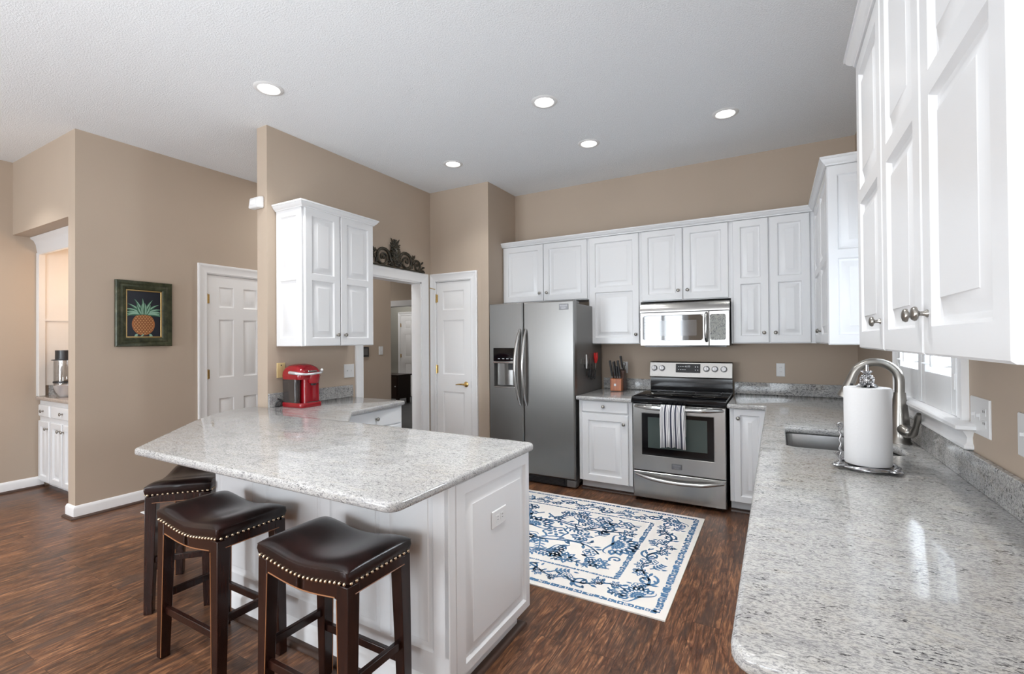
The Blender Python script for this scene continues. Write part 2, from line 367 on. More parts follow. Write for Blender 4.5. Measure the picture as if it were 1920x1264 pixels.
RAISED = [(0, 0), (.003, -.005), (.008, -.0135), (.016, -.0155), (.021, -.015), (.054, -.003), (.057, -.001)]
SIX = [(0, 0), (.010, -.007), (.016, -.009), (.022, -.0085), (.045, -.002)]
FLAT = [(0, 0), (.004, -.003), (.010, -.008), (.014, -.009)]
class Fr:                                            # a local frame on a vertical face
    def __init__(s, O, U, N, V=Z_): s.O, s.U, s.N, s.V = Vector(O), Vector(U), Vector(N), Vector(V)
    def p(s, a, b, d=0): return s.O+s.U*a+s.V*b+s.N*d
def panel_door(mb, fr, a0, b0, a1, b1, th, panels, prof=RAISED, ch=.005, base=0):
    """panelled leaf: front at base+th, chamfered rim, raised panels (absolute a/b rectangles)"""
    P = lambda a, b, d=0: fr.p(a, b, base+th+d)
    dk = min(1, (th-.003)/max(1e-6, -min(q[1] for q in prof))) if panels and prof[-1][1] > -.02 else 1
    prof = [(q, d*dk) for q, d in prof]
    o = [(a0, b0), (a1, b0), (a1, b1), (a0, b1)]; i_ = [(a0+ch, b0+ch), (a1-ch, b0+ch), (a1-ch, b1-ch), (a0+ch, b1-ch)]
    for k in range(4):
        l = (k+1) % 4
        mb.face([P(*o[k], -th), P(*o[l], -th), P(*o[l], -ch), P(*o[k], -ch)])
        mb.face([P(*o[k], -ch), P(*o[l], -ch), P(*i_[l]), P(*i_[k])])
    mb.face([P(*q, -th) for q in reversed(o)])
    xs = sorted({a0+ch, a1-ch, *[q for p in panels for q in (p[0], p[2])]}); zs = sorted({b0+ch, b1-ch, *[q for p in panels for q in (p[1], p[3])]})
    for x0, x1 in zip(xs, xs[1:]):
        for z0, z1 in zip(zs, zs[1:]):
            cx, cz = (x0+x1)/2, (z0+z1)/2
            if any(p[0] < cx < p[2] and p[1] < cz < p[3] for p in panels): continue
            mb.face([P(x0, z0), P(x1, z0), P(x1, z1), P(x0, z1)])
    for (x0, z0, x1, z1) in panels:
        k = min(1, (x1-x0)/2/(prof[-1][0]+.012), (z1-z0)/2/(prof[-1][0]+.012))
        rg = [[P(x0+q*k, z0+q*k, d), P(x1-q*k, z0+q*k, d), P(x1-q*k, z1-q*k, d), P(x0+q*k, z1-q*k, d)] for q, d in prof]
        for A, B in zip(rg, rg[1:]):
            for j in range(4): l = (j+1) % 4; mb.face([A[j], A[l], B[l], B[j]])
        mb.face(rg[-1])
    return mb
KNOB = [(.0001, 0), (.0085, 0), (.0085, .002), (.0055, .005), (.0048, .013), (.008, .017), (.0150, .019), (.0158, .023), (.013, .0275), (.006, .030), (.0001, .0305)]
def knob(pos, n, parent, m=None, k=1.0):
    b = MB().lathe([(r*k, h*k) for r, h in KNOB], pos, n, 16); return b.build('knob', m or M_nickel, parent, smooth=50)
def cab_door(root, fr, a0, b0, a1, b1, split=None, knob_at=None, rail=.062, th=.019, base=.0, name='door', gap=.0015, prof=RAISED, m=None):
    a0 += gap; a1 -= gap; b0 += gap; b1 -= gap; mb = MB(); r = rail
    if split: ps = [(a0+r, b0+r, a1-r, split-r*.42), (a0+r, split+r*.42, a1-r, b1-r)]
    else: ps = [(a0+r, b0+r, a1-r, b1-r)]
    panel_door(mb, fr, a0, b0, a1, b1, th, ps, prof, base=base)
    d = mb.build(name, m or M_white, root, smooth=30)
    if knob_at: knob(fr.p(knob_at[0], knob_at[1], base+th), fr.N, d)
    return d
def drawer_front(root, fr, a0, b0, a1, b1, knob_at=None, th=.019):
    mb = MB(); panel_door(mb, fr, a0+.0015, b0+.0015, a1-.0015, b1-.0015, th, [], ch=.009)
    d = mb.build('drawer', M_white, root, smooth=30)
    if knob_at: knob(fr.p(knob_at[0], knob_at[1], th), fr.N, d)
    return d
# ================================================================= ROOM SHELL
CZ = 3.18
XR, YB, XD, YS, YP, XF, XL, YL, XFL, YREAR = .617, 5.0, -3.57, 2.326, 4.38, -2.755, -4.966, 1.581, -6.42, -3.6
def wall(name, boxes, m=None, **k):
    b = MB()
    for q in boxes: b.box(*q)
    o = b.build(name, m or M_wall, loc=((boxes[0][0]+boxes[0][3])/2, (boxes[0][1]+boxes[0][4])/2, 0), smooth=0, **k)
    return tag(o, kind='structure')
def holed(ax, c0, c1, u0, u1, z0, z1, holes):
    """boxes of a wall lying along u, with rectangular openings (u0,u1,z0,z1)"""
    B = []; us = sorted({u0, u1, *[q for h in holes for q in h[:2]]})
    def add(a, b, p, q):
        if q-p > 1e-4: B.append((a, c0, p, b, c1, q) if ax == 'x' else (c0, a, p, c1, b, q))
    for a, b in zip(us, us[1:]):
        hs = sorted([h for h in holes if h[0] <= a+1e-6 and h[1] >= b-1e-6], key=lambda h: h[2]); z = z0
        for h in hs: add(a, b, z, h[2]); z = h[3]
        add(a, b, z, z1)
    return B
tag(MB().box(-6.6, -3.8, -.1, .9, 5.2, 0).build('floor', M_floor, loc=(0, 0, 0), smooth=0), 'dark hickory plank floor', kind='structure')
tag(MB().box(-11, 3.0, -.095, -3.64, 9.6, .004).build('floor_hall', M_hallfloor, loc=(-7, 6, 0), smooth=0), kind='structure')
tag(MB().box(-11, -3.8, CZ, .9, 9.6, CZ+.1).build('ceiling', M_ceil, loc=(0, 0, CZ), smooth=0), 'white textured ceiling', kind='structure')
WIN = (2.40, 3.42, 1.10, 2.20)                       # sink window opening in the right wall
wall('wall_right', holed('y', XR, XR+.16, -3.8, YB, 0, CZ, [WIN]))
wall('wall_back', [(XF, YB, 0, XR+.16, YB+.15, CZ)])
wall('wall_fridge', [(XF-.10, YP, 0, XF, YB+.15, CZ)])
PD = (-3.492, -2.990, 2.118)                         # pantry door opening
wall('wall_pantry', holed('x', YP, YP+.10, XD-.13, XF-.10, 0, CZ, [(PD[0], PD[1], 0, PD[2])]))
OP = (3.315, 4.21, 2.10)                             # cased opening
wall('wall_doorway', holed('y', XD-.13, XD, YS, YP+.1, 0, CZ, [(OP[0], OP[1], 0, OP[2])]))
LD = (2.594, 3.241, 2.118)                           # six-panel door opening
wall('wall_left', holed('y', XL-.137, XL, YL, 5.17, 0, CZ, [(LD[0], LD[1], 0, LD[2])]))
wall('wall_niche', [(XFL, YL, 2.478, XL-.137, 2.38, CZ)])
wall('wall_far_left', [(XFL-.12, -3.8, 0, XFL, 2.5, CZ)])
wall('wall_niche_back', [(XFL, 2.38, 0, XL-.137, 2.48, CZ)], M_warmwhite)
wall('wall_rear', holed('x', YREAR-.14, YREAR, XFL, XR, 0, CZ, [(-4.75, -3.4, .06, 2.3), (-3.15, -2.05, .9, 2.2), (-1.25, .25, .9, 2.3)]))
wall('wall_hall_near', [(-11, 5.05, 0, XL-.137, 5.17, CZ)])
wall('wall_hall_far', [(-11, 9.3, 0, -2.9, 9.42, CZ)], M_hallwall)
wall('wall_hall_header', [(-10.5, 7.5, 2.29, -2.9, 7.62, CZ)])
wall('wall_hall_right', [(-3.0, YB+.15, 0, -2.9, 9.3, CZ), (XD-.13, YP+.1, 0, XD-.05, YB+.3, CZ), (XD-.05, YB+.15, 0, -2.9, YB+.3, CZ)])
wall('wall_hall_left', [(-11, 5.17, 0, -10.9, 9.3, CZ)])
# trims -------------------------------------------------------------
CAS = [(0, 0), (.090, 0), (.090, .020), (.078, .022), (.066, .016), (.020, .011), (.010, .014), (0, .010)]
def casing(name, fr, a0, a1, top, wl=.09, wr=.09, wt=.095, label=None, d=0):
    r = struct(name, fr.p(a0, 0, 0), label)
    def leg(s0, s1, nm):
        w_ = abs(s1-s0); sg = 1 if s1 > s0 else -1
        b = MB().loft([[fr.p(s0+sg*q*w_/.09, 0, dd) for q, dd in CAS], [fr.p(s0+sg*q*w_/.09, top+(q*wt/.09), dd) for q, dd in CAS]]); b.build(nm, M_trim, r)
    leg(a0, a0-wl, 'side_casing'); leg(a1, a1+wr, 'side_casing')
    MB().loft([[fr.p(a0-q*wl/.09, top+q*wt/.09, dd) for q, dd in CAS], [fr.p(a1+q*wr/.09, top+q*wt/.09, dd) for q, dd in CAS]]).build('head_casing', M_trim, r)
    return r
frD = Fr((XD, 0, 0), Y_, X_)
t1 = casing('trim_1', frD, OP[0], OP[1], OP[2], .09, .11, .105, 'white casing around the open doorway')
b = MB(); b.box(XD-.132, OP[0]-.002, 0, XD+.004, OP[0]+.016, OP[2]); b.box(XD-.132, OP[1]-.016, 0, XD+.004, OP[1]+.002, OP[2]); b.box(XD-.132, OP[0], OP[2]-.016, XD+.004, OP[1], OP[2]+.002)
b.build('jamb', M_trim, t1)
def six_panel(d, fr, a0, a1, top, th, cols, rows, hinge_a, hinges, kn=None, dep=0):
    mb = MB(); panel_door(mb, fr, a0, .012, a1, top, th, [(c0, z0, c1, z1) for c0, c1 in cols for z0, z1 in rows], SIX, .002, dep)
    lf = mb.build('door_leaf', M_door, d, smooth=30)
    for z in hinges:
        MB().box(*fr.p(hinge_a-.006, z-.045, dep+th-.004), *fr.p(hinge_a+.022, z+.045, dep+th+.003)).tube([fr.p(hinge_a, z-.05, dep+th+.006), fr.p(hinge_a, z+.05, dep+th+.006)], .007, 8).build('hinge', M_brass, d)
    return lf
# door_1: left six-panel door
frL = Fr((XL, 0, 0), Y_, X_)
d1 = casing('door_1', frL, LD[0], LD[1], LD[2], .087, .087, .095, 'white six-panel door beside the pineapple picture')
b = MB(); b.box(XL-.137, LD[0], 0, XL+.002, LD[0]+.006, LD[2]); b.box(XL-.137, LD[1]-.006, 0, XL+.002, LD[1], LD[2]); b.box(XL-.137, LD[0], LD[2]-.006, XL+.002, LD[1], LD[2]); b.build('jamb', M_trim, d1)
six_panel(d1, frL, LD[0]+.009, LD[1]-.009, LD[2]-.009, .038, [(2.715, 2.866), (2.968, 3.12)], [(.22, .852), (1.066, 1.660), (1.784, 1.993)], LD[0]+.006, [.28, 1.106, 1.866], dep=-.045)
# door_2: pantry door
frP = Fr((0, YP, 0), X_, -Y_)
d2 = casing('door_2', frP, PD[0], PD[1], PD[2], .075, .09, .092, 'white three-panel pantry door beside the refrigerator')
b = MB(); b.box(PD[0], YP-.002, 0, PD[0]+.006, YP+.1, PD[2]); b.box(PD[1]-.006, YP-.002, 0, PD[1], YP+.1, PD[2]); b.box(PD[0], YP-.002, PD[2]-.006, PD[1], YP+.1, PD[2]); b.build('jamb', M_trim, d2)
lf = six_panel(d2, frP, PD[0]+.009, PD[1]-.009, PD[2]-.009, .038, [(-3.396, -3.094)], [(.20, .834), (1.035, 1.665), (1.781, 2.006)], PD[0]+.005, [.28, 1.093, 1.923], dep=-.045)
b = MB(); q = frP.p(-3.068, .927, -.007); b.lathe([(.0001, 0), (.031, 0), (.031, .006), (.022, .010), (.012, .014), (.011, .045), (.0001, .046)], q, -Y_, 18)
b.tube([q+Vector((0, -.042, 0)), q+Vector((-.03, -.048, .002)), q+Vector((-.075, -.046, .001)), q+Vector((-.115, -.043, -.004))], [.011, .010, .008, .006], 8); b.build('door_lever', M_brass, d2)
b = MB(); q = frP.p(PD[0], 2.03, .012); b.tube([q, q+Vector((-.03, -.05, .012)), q+Vector((-.035, -.06, .012))], .005, 6); b.build('door_stop', M_brass, d2)
MB().box(*frP.p(PD[1]-.009, .89, -.006), *frP.p(PD[1]-.004, .965, .001)).build('strike_plate', M_nickel, d2)
# door_3: door at the end of the hall
frH = Fr((0, 9.3, 0), X_, -Y_)
d3 = casing('door_3', frH, -8.58, -7.72, 2.10, .08, .08, .085, 'white panelled door at the far end of the hall')
six_panel(d3, frH, -8.575, -7.725, 2.095, .01, [(-8.43, -8.22), (-8.08, -7.87)], [(.2, .86), (1.02, 1.62), (1.75, 1.98)], -8.575, [.3, 1.05, 1.85])
b = MB(); b.box(-10.5, 7.47, 2.17, -3.0, 7.5, 2.29); b.box(-10.5, 7.5, 2.165, -3.0, 7.62, 2.29); tag(b.build('trim_2', M_trim, loc=(-8, 7.5, 2.2), smooth=0), kind='structure')
# baseboards --------------------------------------------------------
BASE = [(0, 0), (.015, 0), (.015, .082), (.011, .095), (.005, .104), (0, .106)]
SHOE = [(.0, 0), (.034, 0), (.032, .010), (.026, .017), (.016, .021), (0, .021)]
def baseboard(name, path, side=1, shoe=True):
    MBb = MB().sweep(BASE, path, side); o = MBb.build(name, M_trim, loc=(path[0][0], path[0][1], 0), smooth=30); tag(o, kind='structure')
    if shoe: MB().sweep(SHOE, path, side).build('shoe_molding', M_shoe, o, smooth=40)
    return o
baseboard('baseboard_left', [(XL-.137, 1.70), (XL-.137, YL), (XL, YL), (XL, LD[0]-.09)], 1)
baseboard('baseboard_left_rear', [(XL, LD[1]+.09), (XL, 5.17)], 1)
baseboard('baseboard_far_left', [(XFL, 1.80), (XFL, -3.5)], -1)
baseboard('baseboard_hall', [(-8.66, 9.3), (-10.8, 9.3)], -1, False)
# window_1 over the sink: casing, stool, apron, sash, shutters ------
W0, W1, WZ0, WZ1 = WIN
win = struct('window_1', (XR, 2.9, WZ0), 'white window with plantation shutters over the sink')
CW = [(0, 0), (.085, 0), (.085, .022), (.072, .024), (.062, .017), (.018, .012), (.008, .015), (0, .010)]
for s0, sg in ((W0+.01, -1), (W1-.01, 1)):
    MB().loft([[Vector((XR-dd, s0+sg*q, z)) for q, dd in CW] for z in (WZ0+.004, WZ1+.09)]).build('side_casing', M_trim, win)
MB().box(XR-.02, W0-.08, WZ1, XR, W1+.08, WZ1+.09).build('head_casing', M_trim, win)
b = MB().sweep([(0, 1.083), (.052, 1.083), (.062, 1.090), (.062, 1.102), (.052, 1.110), (0, 1.110)], [(XR+.09, W0-.10), (XR, W0-.10), (XR, W1+.10), (XR+.09, W1+.10)], -1)
b.box(XR-.002, W0-.10, 1.083, XR+.12, W1+.10, 1.1095); b.build('window_stool', M_trim, win, smooth=40)
APR = [(0, 1.009), (.022, 1.009), (.028, 1.014), (.028, 1.024), (.018, 1.034), (.016, 1.054), (.024, 1.068), (.036, 1.083), (0, 1.083)]
MB().sweep(APR, [(XR+.005, W0-.088), (XR, W0-.088), (XR, W1+.088), (XR+.005, W1+.088)], -1).build('apron', M_trim, win, smooth=40)
b = MB(); b.box(XR, W0, WZ0, XR+.16, W0+.012, WZ1); b.box(XR, W1-.012, WZ0, XR+.16, W1, WZ1); b.box(XR, W0, WZ1-.012, XR+.16, W1, WZ1); b.build('jamb', M_trim, win, smooth=0)
b = MB(); x0, x1 = XR+.085, XR+.125
for a, c in ((W0+.012, W0+.06), (W1-.06, W1-.012), (2.885, 2.935)): b.box(x0, a, WZ0, x1, c, WZ1)
b.box(x0, W0, WZ0, x1, W1, WZ0+.055); b.box(x0, W0, 1.63, x1, W1, 1.675); b.build('sash', M_trim, win, bevel=.003, smooth=0)
MB().box(XR+.10, W0+.03, WZ0+.03, XR+.104, W1-.03, WZ1-.01).build('pane', M_pane, win, smooth=0)
def shutter(a, c):
    x0, x1 = XR-.014, XR+.014; b = MB()
    b.box(x0, a, 1.112, x1, a+.055, 2.18); b.box(x0, c-.055, 1.112, x1, c, 2.18); b.box(x0, a+.055, 1.112, x1, c-.055, 1.262); b.box(x0, a+.055, 2.10, x1, c-.055, 2.18)
    o = b.build('shutter', M_shade, win, bevel=.003, smooth=0); z = 1.302
    while z < 2.09:
        s_ = MB(); cx = XR; an = radians(8); L = .030
        s_.loft([[Vector((cx+L*cos(q)*cos(an)-.0045*sin(q)*sin(an), yy, z+L*cos(q)*sin(an)+.0045*sin(q))) for q in [2*pi*i/10 for i in range(10)]] for yy in (a+.057, c-.057)])
        s_.build('louver', M_shade, o, smooth=50); z += .064
    s_ = MB().box(XR-.036, (a+c)/2-.006, 1.29, XR-.026, (a+c)/2+.006, 2.08); s_.build('tilt_rod', M_shade, o, bevel=.002)
    for z in (1.245, 1.95): MB().box(XR-.018, a+.006 if a < 2.6 else c-.026, z-.03, XR-.0135, a+.026 if a < 2.6 else c-.006, z+.03).build('hinge', M_plate, o, smooth=0)
shutter(W0+.016, 2.905); shutter(2.911, W1-.016)
# windows of the rear wall (behind the camera, seen in reflections) --
def rear_window(name, x0, x1, z0, z1, mull, blinds):
    wn = struct(name, ((x0+x1)/2, YREAR, z0)); b = MB(); y0, y1 = YREAR-.10, YREAR+.012
    for a in [x0, x1-.06]+[x0+(x1-x0)*k/mull-.04 for k in range(1, mull)]: b.box(a, y0, z0, a+(.06 if a in (x0, x1-.06) else .08), y1, z1)
    b.box(x0, y0, z0, x1, y1, z0+.06); b.box(x0, y0, z1-.06, x1, y1, z1)
    for q in ((x0-.09, z0-.05, x0, z1+.09), (x1, z0-.05, x1+.09, z1+.09), (x0, z1, x1, z1+.09), (x0-.02, z0-.09, x1+.02, z0)): b.box(q[0], YREAR-.001, q[1], q[2], YREAR+.022, q[3])
    b.build('window_frame', M_trim, wn, smooth=0)
    MB().box(x0+.03, YREAR-.12, z0+.03, x1-.03, YREAR-.115, z1-.03).build('pane', M_pane, wn, smooth=0)
    if blinds:
        s_ = MB(); z = z0+.08
        while z < z1-.07: s_.box(x0+.06, YREAR-.075, z, x1-.06, YREAR-.03, z+.012); z += .075
        s_.build('blind_slats', M_shade, wn, smooth=0)
rear_window('window_2', -3.15, -2.05, .9, 2.2, 2, True)
rear_window('window_3', -4.75, -3.4, .06, 2.3, 2, False)
rear_window('window_4', -1.25, .25, .9, 2.3, 2, False)
# recessed ceiling lights --------------------------------------------
def downlight(x, y, label, watts, first=[]):
    if not first:
        o = thing('recessed_light', label, 'ceiling light', (x, y, CZ), 'recessed ceiling lights')
        MB().lathe([(.066, -.002), (.072, -.008), (.090, -.006), (.097, 0), (.066, 0)], (0, 0, 0), Z_, 32, cap=False).build('trim_ring', M_plate, o, local=True, smooth=50)
        MB().lathe([(.0001, -.004), (.05, -.005), (.0655, -.0035), (.0655, 0), (.0001, 0)], (0, 0, 0), Z_, 32).build('diffuser', M_lens, o, local=True)
        first.append(o)
    else:
        o = copy_tree(first[0]); o.location = (x, y, CZ); o['label'] = label
    l = bpy.data.lights.new('overhead_light', 'AREA'); l.shape = 'DISK'; l.size = .14; l.energy = watts; l.spread = radians(105); l.color = LAMP_C
    lo = bpy.data.objects.new('overhead_light', l); lo.location = (x, y, CZ-.02); C.objects.link(lo)
for x, y, lb, e in ((-3.044, 2.0, 'round recessed ceiling light nearest the wall end with the motion sensor', 5), (-1.470, 3.125, 'round recessed ceiling light in the middle of the ceiling', 7),
                 (-1.440, 3.99, 'small recessed ceiling light just behind the middle one', 1.6), (-.325, 4.00, 'round recessed ceiling light at the right above the sink run', 1.2),
                 (-2.775, 3.765, 'round recessed ceiling light at the back by the pantry corner', 2.5)): downlight(x, y, lb, e)
for x, y, FILL_W in ((-1.6, .4, 10), (-.55, 1.9, 8), (-3.0, -.6, 10), (-4.6, -.6, 10), (-1.3, -1.8, 10), (-5.6, .9, 7)):          # unseen fill lights added above and behind the camera, without fixtures
    l = bpy.data.lights.new('overhead_light', 'AREA'); l.shape = 'DISK'; l.size = .14; l.energy = FILL_W; l.spread = radians(105); l.color = LAMP_C
    lo = bpy.data.objects.new('overhead_light', l); lo.location = (x, y, CZ-.02); C.objects.link(lo)
for x, y, e in ((-4.35, 3.9, 12), (-8.3, 6.3, 18), (-8.3, 8.3, 14)):  # added fill lights to brighten corridor and hall, no fixtures modelled
    l = bpy.data.lights.new('hall_fill', 'AREA'); l.shape = 'DISK'; l.size = .3; l.energy = e; l.color = LAMP_C
    lo = bpy.data.objects.new('hall_fill', l); lo.location = (x, y, CZ-.02); C.objects.link(lo)
# ================================================================= COUNTERTOPS
GZ0, GZ1 = .858, .895
def rounded(poly, rs, n=6):
    out = []; N = len(poly)
    for i, p in enumerate(poly):
        r = rs.get(i, 0)
        if not r: out.append(p); continue
        p, a, b = Vector(p), Vector(poly[i-1]), Vector(poly[(i+1) % N]); da, db = (a-p).normalized(), (b-p).normalized()
        half = da.angle(db)/2; d = min(r/math.tan(half), .49*(a-p).length, .49*(b-p).length); r = d*math.tan(half); c = p+(da+db).normalized()*(r/sin(half))
        s_, e_ = p+da*d-c, p+db*d-c; ang = s_.angle_signed(e_)
        for k in range(n+1):
            q = s_.copy(); q.rotate(Matrix.Rotation(-ang*k/n, 2)); out.append(tuple(c+q))
    return out
def splash(name, boxes, parent):
    b = MB()
    for q in boxes: b.box(*q)
    return b.build(name, M_granite_edge, parent, bevel=.003)
pen = thing('peninsula_countertop', 'large white speckled granite countertop of the peninsula with the red coffee maker on it', 'countertop', (-2, 1.6, GZ0))
poly = [(-2.805, 1.118), (-1.078, 1.125), (-1.078, 2.16), (-2.46, 2.17), (-2.80, 2.50), (-2.868, 3.166), (XD+.001, 3.166), (XD+.001, YS-.002), (-3.705, YS-.002), (-3.745, 2.27), (-3.72, 2.10), (-3.60, 1.90), (-3.45, 1.72)]
slab(rounded(poly, {0: .045, 1: .05, 2: .045, 3: .02, 4: .02, 5: .03, 9: .02, 10: .2, 11: .3, 12: .3}), [], GZ0, GZ1, .013).build('granite_top', M_granite, pen, smooth=30)
splash('backsplash', [(XD+.001, YS+.001, GZ1, XD+.021, 3.185, 1.007)], pen)
ctl = thing('small_countertop', 'short granite countertop between the refrigerator and the stove, holding the knife block', 'countertop', (-1.4, 4.5, GZ0))
slab(rounded([(-1.652, 4.15), (-1.126, 4.15), (-1.126, YB-.001), (-1.652, YB-.001)], {0: .01, 1: .01}), [], GZ0, GZ1, .011).build('granite_top', M_granite, ctl, smooth=30)
splash('backsplash', [(-1.652, YB-.021, GZ1, -1.126, YB-.0005, 1.007)], ctl)
ctr = thing('sink_countertop', 'long granite countertop at the right with the sink and paper towels', 'countertop', (.3, 2.5, GZ0))
SK = rounded([(.042, 2.655), (.508, 2.655), (.508, 2.79), (.480, 2.90), (.480, 3.225), (.042, 3.225)], {0: .05, 1: .085, 2: .05, 3: .08, 4: .08, 5: .04}, 7)
slab(rounded([(-.075, .862), (XR-.001, .862), (XR-.001, YB-.001), (-.352, YB-.001), (-.352, 4.15), (-.075, 4.15)], {0: .05, 4: .01, 5: .012}), [SK], GZ0, GZ1, .013).build('granite_top', M_granite2, ctr, smooth=30)
MB().prism([(XR-.021, .864), (XR-.001, .864), (XR-.001, YB-.001), (-.352, YB-.001), (-.352, YB-.021), (XR-.021, YB-.021)], GZ1, 1.007).build('backsplash', M_granite_edge, ctr, bevel=.003)
# sink: stainless undermount double bowl -----------------------------
sink = thing('kitchen_sink', 'stainless steel undermount sink set into the granite behind the paper towels', 'sink', (.26, 2.94, GZ0))
def inset(loop, d):
    cx, cy = .2615, 2.9425
    return [(cx+(x-cx)*(1-d/.22), cy+(y-cy)*(1-d/.285)) for x, y in loop]
b = MB(); rg = [[(x, y, z) for x, y in inset(SK, d)] for d, z in ((-.020, GZ0-.001), (-.004, GZ0-.001), (-.002, GZ0-.012), (.006, GZ0-.085), (.016, GZ0-.088), (.020, GZ0-.09), (.030, GZ0-.20), (.055, GZ0-.222), (.11, GZ0-.226))]
b.loft(rg, cap=False); b.face(rg[-1]); b.build('bowl', M_sinksteel, sink, smooth=40)
b = MB().box(.065, 2.925, GZ0-.21, .445, 2.955, GZ0-.10); b.build('divider', M_sinksteel, sink, bevel=.010, seg=3)
for y in (2.80, 3.09): MB().lathe([(.0001, 0), (.04, 0), (.042, .003), (.03, .004), (.0001, .002)], (.26, y, GZ0-.2255), Z_, 20).build('drain', M_steel, sink)

# ================================================================= BASE CABINETS
PX1, PY0, PY1 = -1.12, 1.46, 2.11
pb = thing('peninsula_cabinet', 'white panelled peninsula base the brown stools stand against', 'cabinet', (-2, 1.8, 0))
bp = [(-2.69, PY0), (PX1, PY0), (PX1, PY1), (-2.44, PY1), (-2.86, 2.50), (-3.52, 2.50), (-3.52, 2.29), (-2.69, 1.70)]
tp = [(-2.69, PY0), (PX1-.05, PY0), (PX1-.05, PY1-.07), (-2.44, PY1-.07), (-2.90, 2.50), (-3.52, 2.50), (-3.52, 2.29), (-2.69, 1.70)]
b = MB().prism(bp, .10, GZ0-.0005); b.prism(tp, 0, .10); b.build('body', M_white, pb, smooth=0)
frS = Fr((0, PY0, 0), X_, -Y_); b = MB()
panel_door(b, frS, -2.69, .0, PX1+.02, GZ0-.001, .012, [(-2.655, .20, -2.33, .83), (-2.24, .20, -1.83, .83), (-1.77, .20, -1.46, .83), (-1.405, .20, -1.175, .83)], [(0, 0), (.006, -.005), (.014, -.009), (.030, -.010), (.034, -.006), (.05, -.006)], .002)
b.build('stool_side_panel', M_white, pb, smooth=30)
frW = Fr((-2.69, 1.70, 0), Vector((-.82, .59, 0)).normalized(), Vector((-.59, -.82, 0)).normalized()); b = MB()
panel_door(b, frW, 0.004, 0, 1.0, GZ0-.001, .012, [(.06, .2, .47, .83), (.53, .2, .94, .83)], FLAT, .002); b.build('slanted_panel', M_white, pb, smooth=30)
b = MB().sweep([(0.012, 0), (.024, 0), (.024, .085), (.018, .098), (.012, .104)], [(-2.655, PY0), (PX1+.02, PY0)], 1); b.build('base_board', M_trim, pb)
b = MB().sweep([(q+.024 if q else .012, z) for q, z in SHOE], [(-2.655, PY0), (PX1-.02, PY0)], 1); b.build('shoe_molding', M_shoe, pb)
frE = Fr((PX1, 0, 0), Y_, X_); b = MB()
panel_door(b, frE, PY0-.012, .075, PY0+.032, GZ0-.002, .022, [], ch=.003); b.build('corner_post', M_white, pb, smooth=30)
b = MB(); panel_door(b, frE, PY0+.034, .075, PY1+.012, GZ0-.004, .020, [(1.558, .118, 2.082, .800)]); b.build('end_panel', M_white, pb, smooth=30)
b = MB().box(PX1-.05, PY0, .0, PX1-.012, PY1-.07, .08); b.build('toe_board', M_white, pb, smooth=0)
b = MB().sweep(SHOE, [(PX1-.012, PY0+.01), (PX1-.012, PY1-.06), (PX1-.08, PY1-.06)], 1); b.build('toe_shoe_molding', M_shoe, pb)

db = thing('drawer_cabinet', 'small white base cabinet with a drawer below the counter end by the doorway', 'cabinet', (-3.2, 2.83, 0))
b = MB().box(XD+.002, 2.505, .10, -2.905, 3.150, GZ0-.0005); b.box(XD+.002, 2.505, 0, -2.97, 3.150, .10); b.build('body', M_white, db, smooth=0)
frB = Fr((-2.905, 0, 0), Y_, X_)
drawer_front(db, frB, 2.535, .705, 3.125, .848, (2.83, .778)); drawer_front(db, frB, 2.535, .545, 3.125, .70, (2.83, .62))
cab_door(db, frB, 2.535, .115, 2.83, .54, None, (2.79, .49)); cab_door(db, frB, 2.83, .115, 3.125, .54, None, (2.87, .49))

lb = thing('base_cabinet', 'white base cabinet with drawer and door between refrigerator and stove', 'cabinet', (-1.4, 4.5, 0))
b = MB().box(-1.640, 4.212, .10, -1.134, YB-.002, GZ0-.0005); b.box(-1.640, 4.29, 0, -1.134, YB-.002, .10); b.build('body', M_white, lb, smooth=0)
MB().sweep(SHOE, [(-1.640, 4.29), (-1.134, 4.29)], 1).build('shoe_molding', M_shoe, lb)
frN = Fr((0, 4.212, 0), X_, -Y_)
drawer_front(lb, frN, -1.611, .742, -1.166, .856, (-1.395, .803)); cab_door(lb, frN, -1.611, .098, -1.166, .735, None, (-1.205, .652))

rb = thing('sink_base_cabinets', 'white base cabinet run under the sink countertop, with a narrow door right of the stove', 'cabinet', (.3, 2.5, 0))
b = MB(); b.box(-.336, 4.212, .10, -.03, 4.232, GZ0-.0005); b.box(-.336, 4.232, .10, -.318, YB-.002, GZ0-.0005); b.box(-.336, 4.29, 0, .02, 4.31, .10)
b.box(-.03, .905, .10, -.012, 4.232, GZ0-.0005); b.box(-.012, .905, .10, XR-.002, .923, GZ0-.0005); b.box(.03, .93, 0, .045, 4.335, .10); b.box(-.336, .925, .10, XR-.002, .927, .104)
b.box(-.012, .925, .10, XR-.002, 4.98, .115); b.build('body', M_white, rb, smooth=0)
MB().sweep(SHOE, [(-.336, 4.29), (.03, 4.29)], 1).build('shoe_molding', M_shoe, rb)
cab_door(rb, frN, -.310, .098, -.068, .856, None, (-.272, .780), rail=.05)
frI = Fr((-.03, 0, 0), -Y_, -X_)
for k in range(6):
    a = -4.18+k*.54; cab_door(rb, frI, a, .098, a+.535, .856, None, (a+(.49 if k % 2 == 0 else .045), .78))
frN2 = Fr((0, .905, 0), X_, -Y_); b = MB(); panel_door(b, frN2, -.03, .09, XR-.02, GZ0-.002, .012, [(.05, .17, XR-.10, .79)]); b.build('end_panel', M_white, rb, smooth=30)

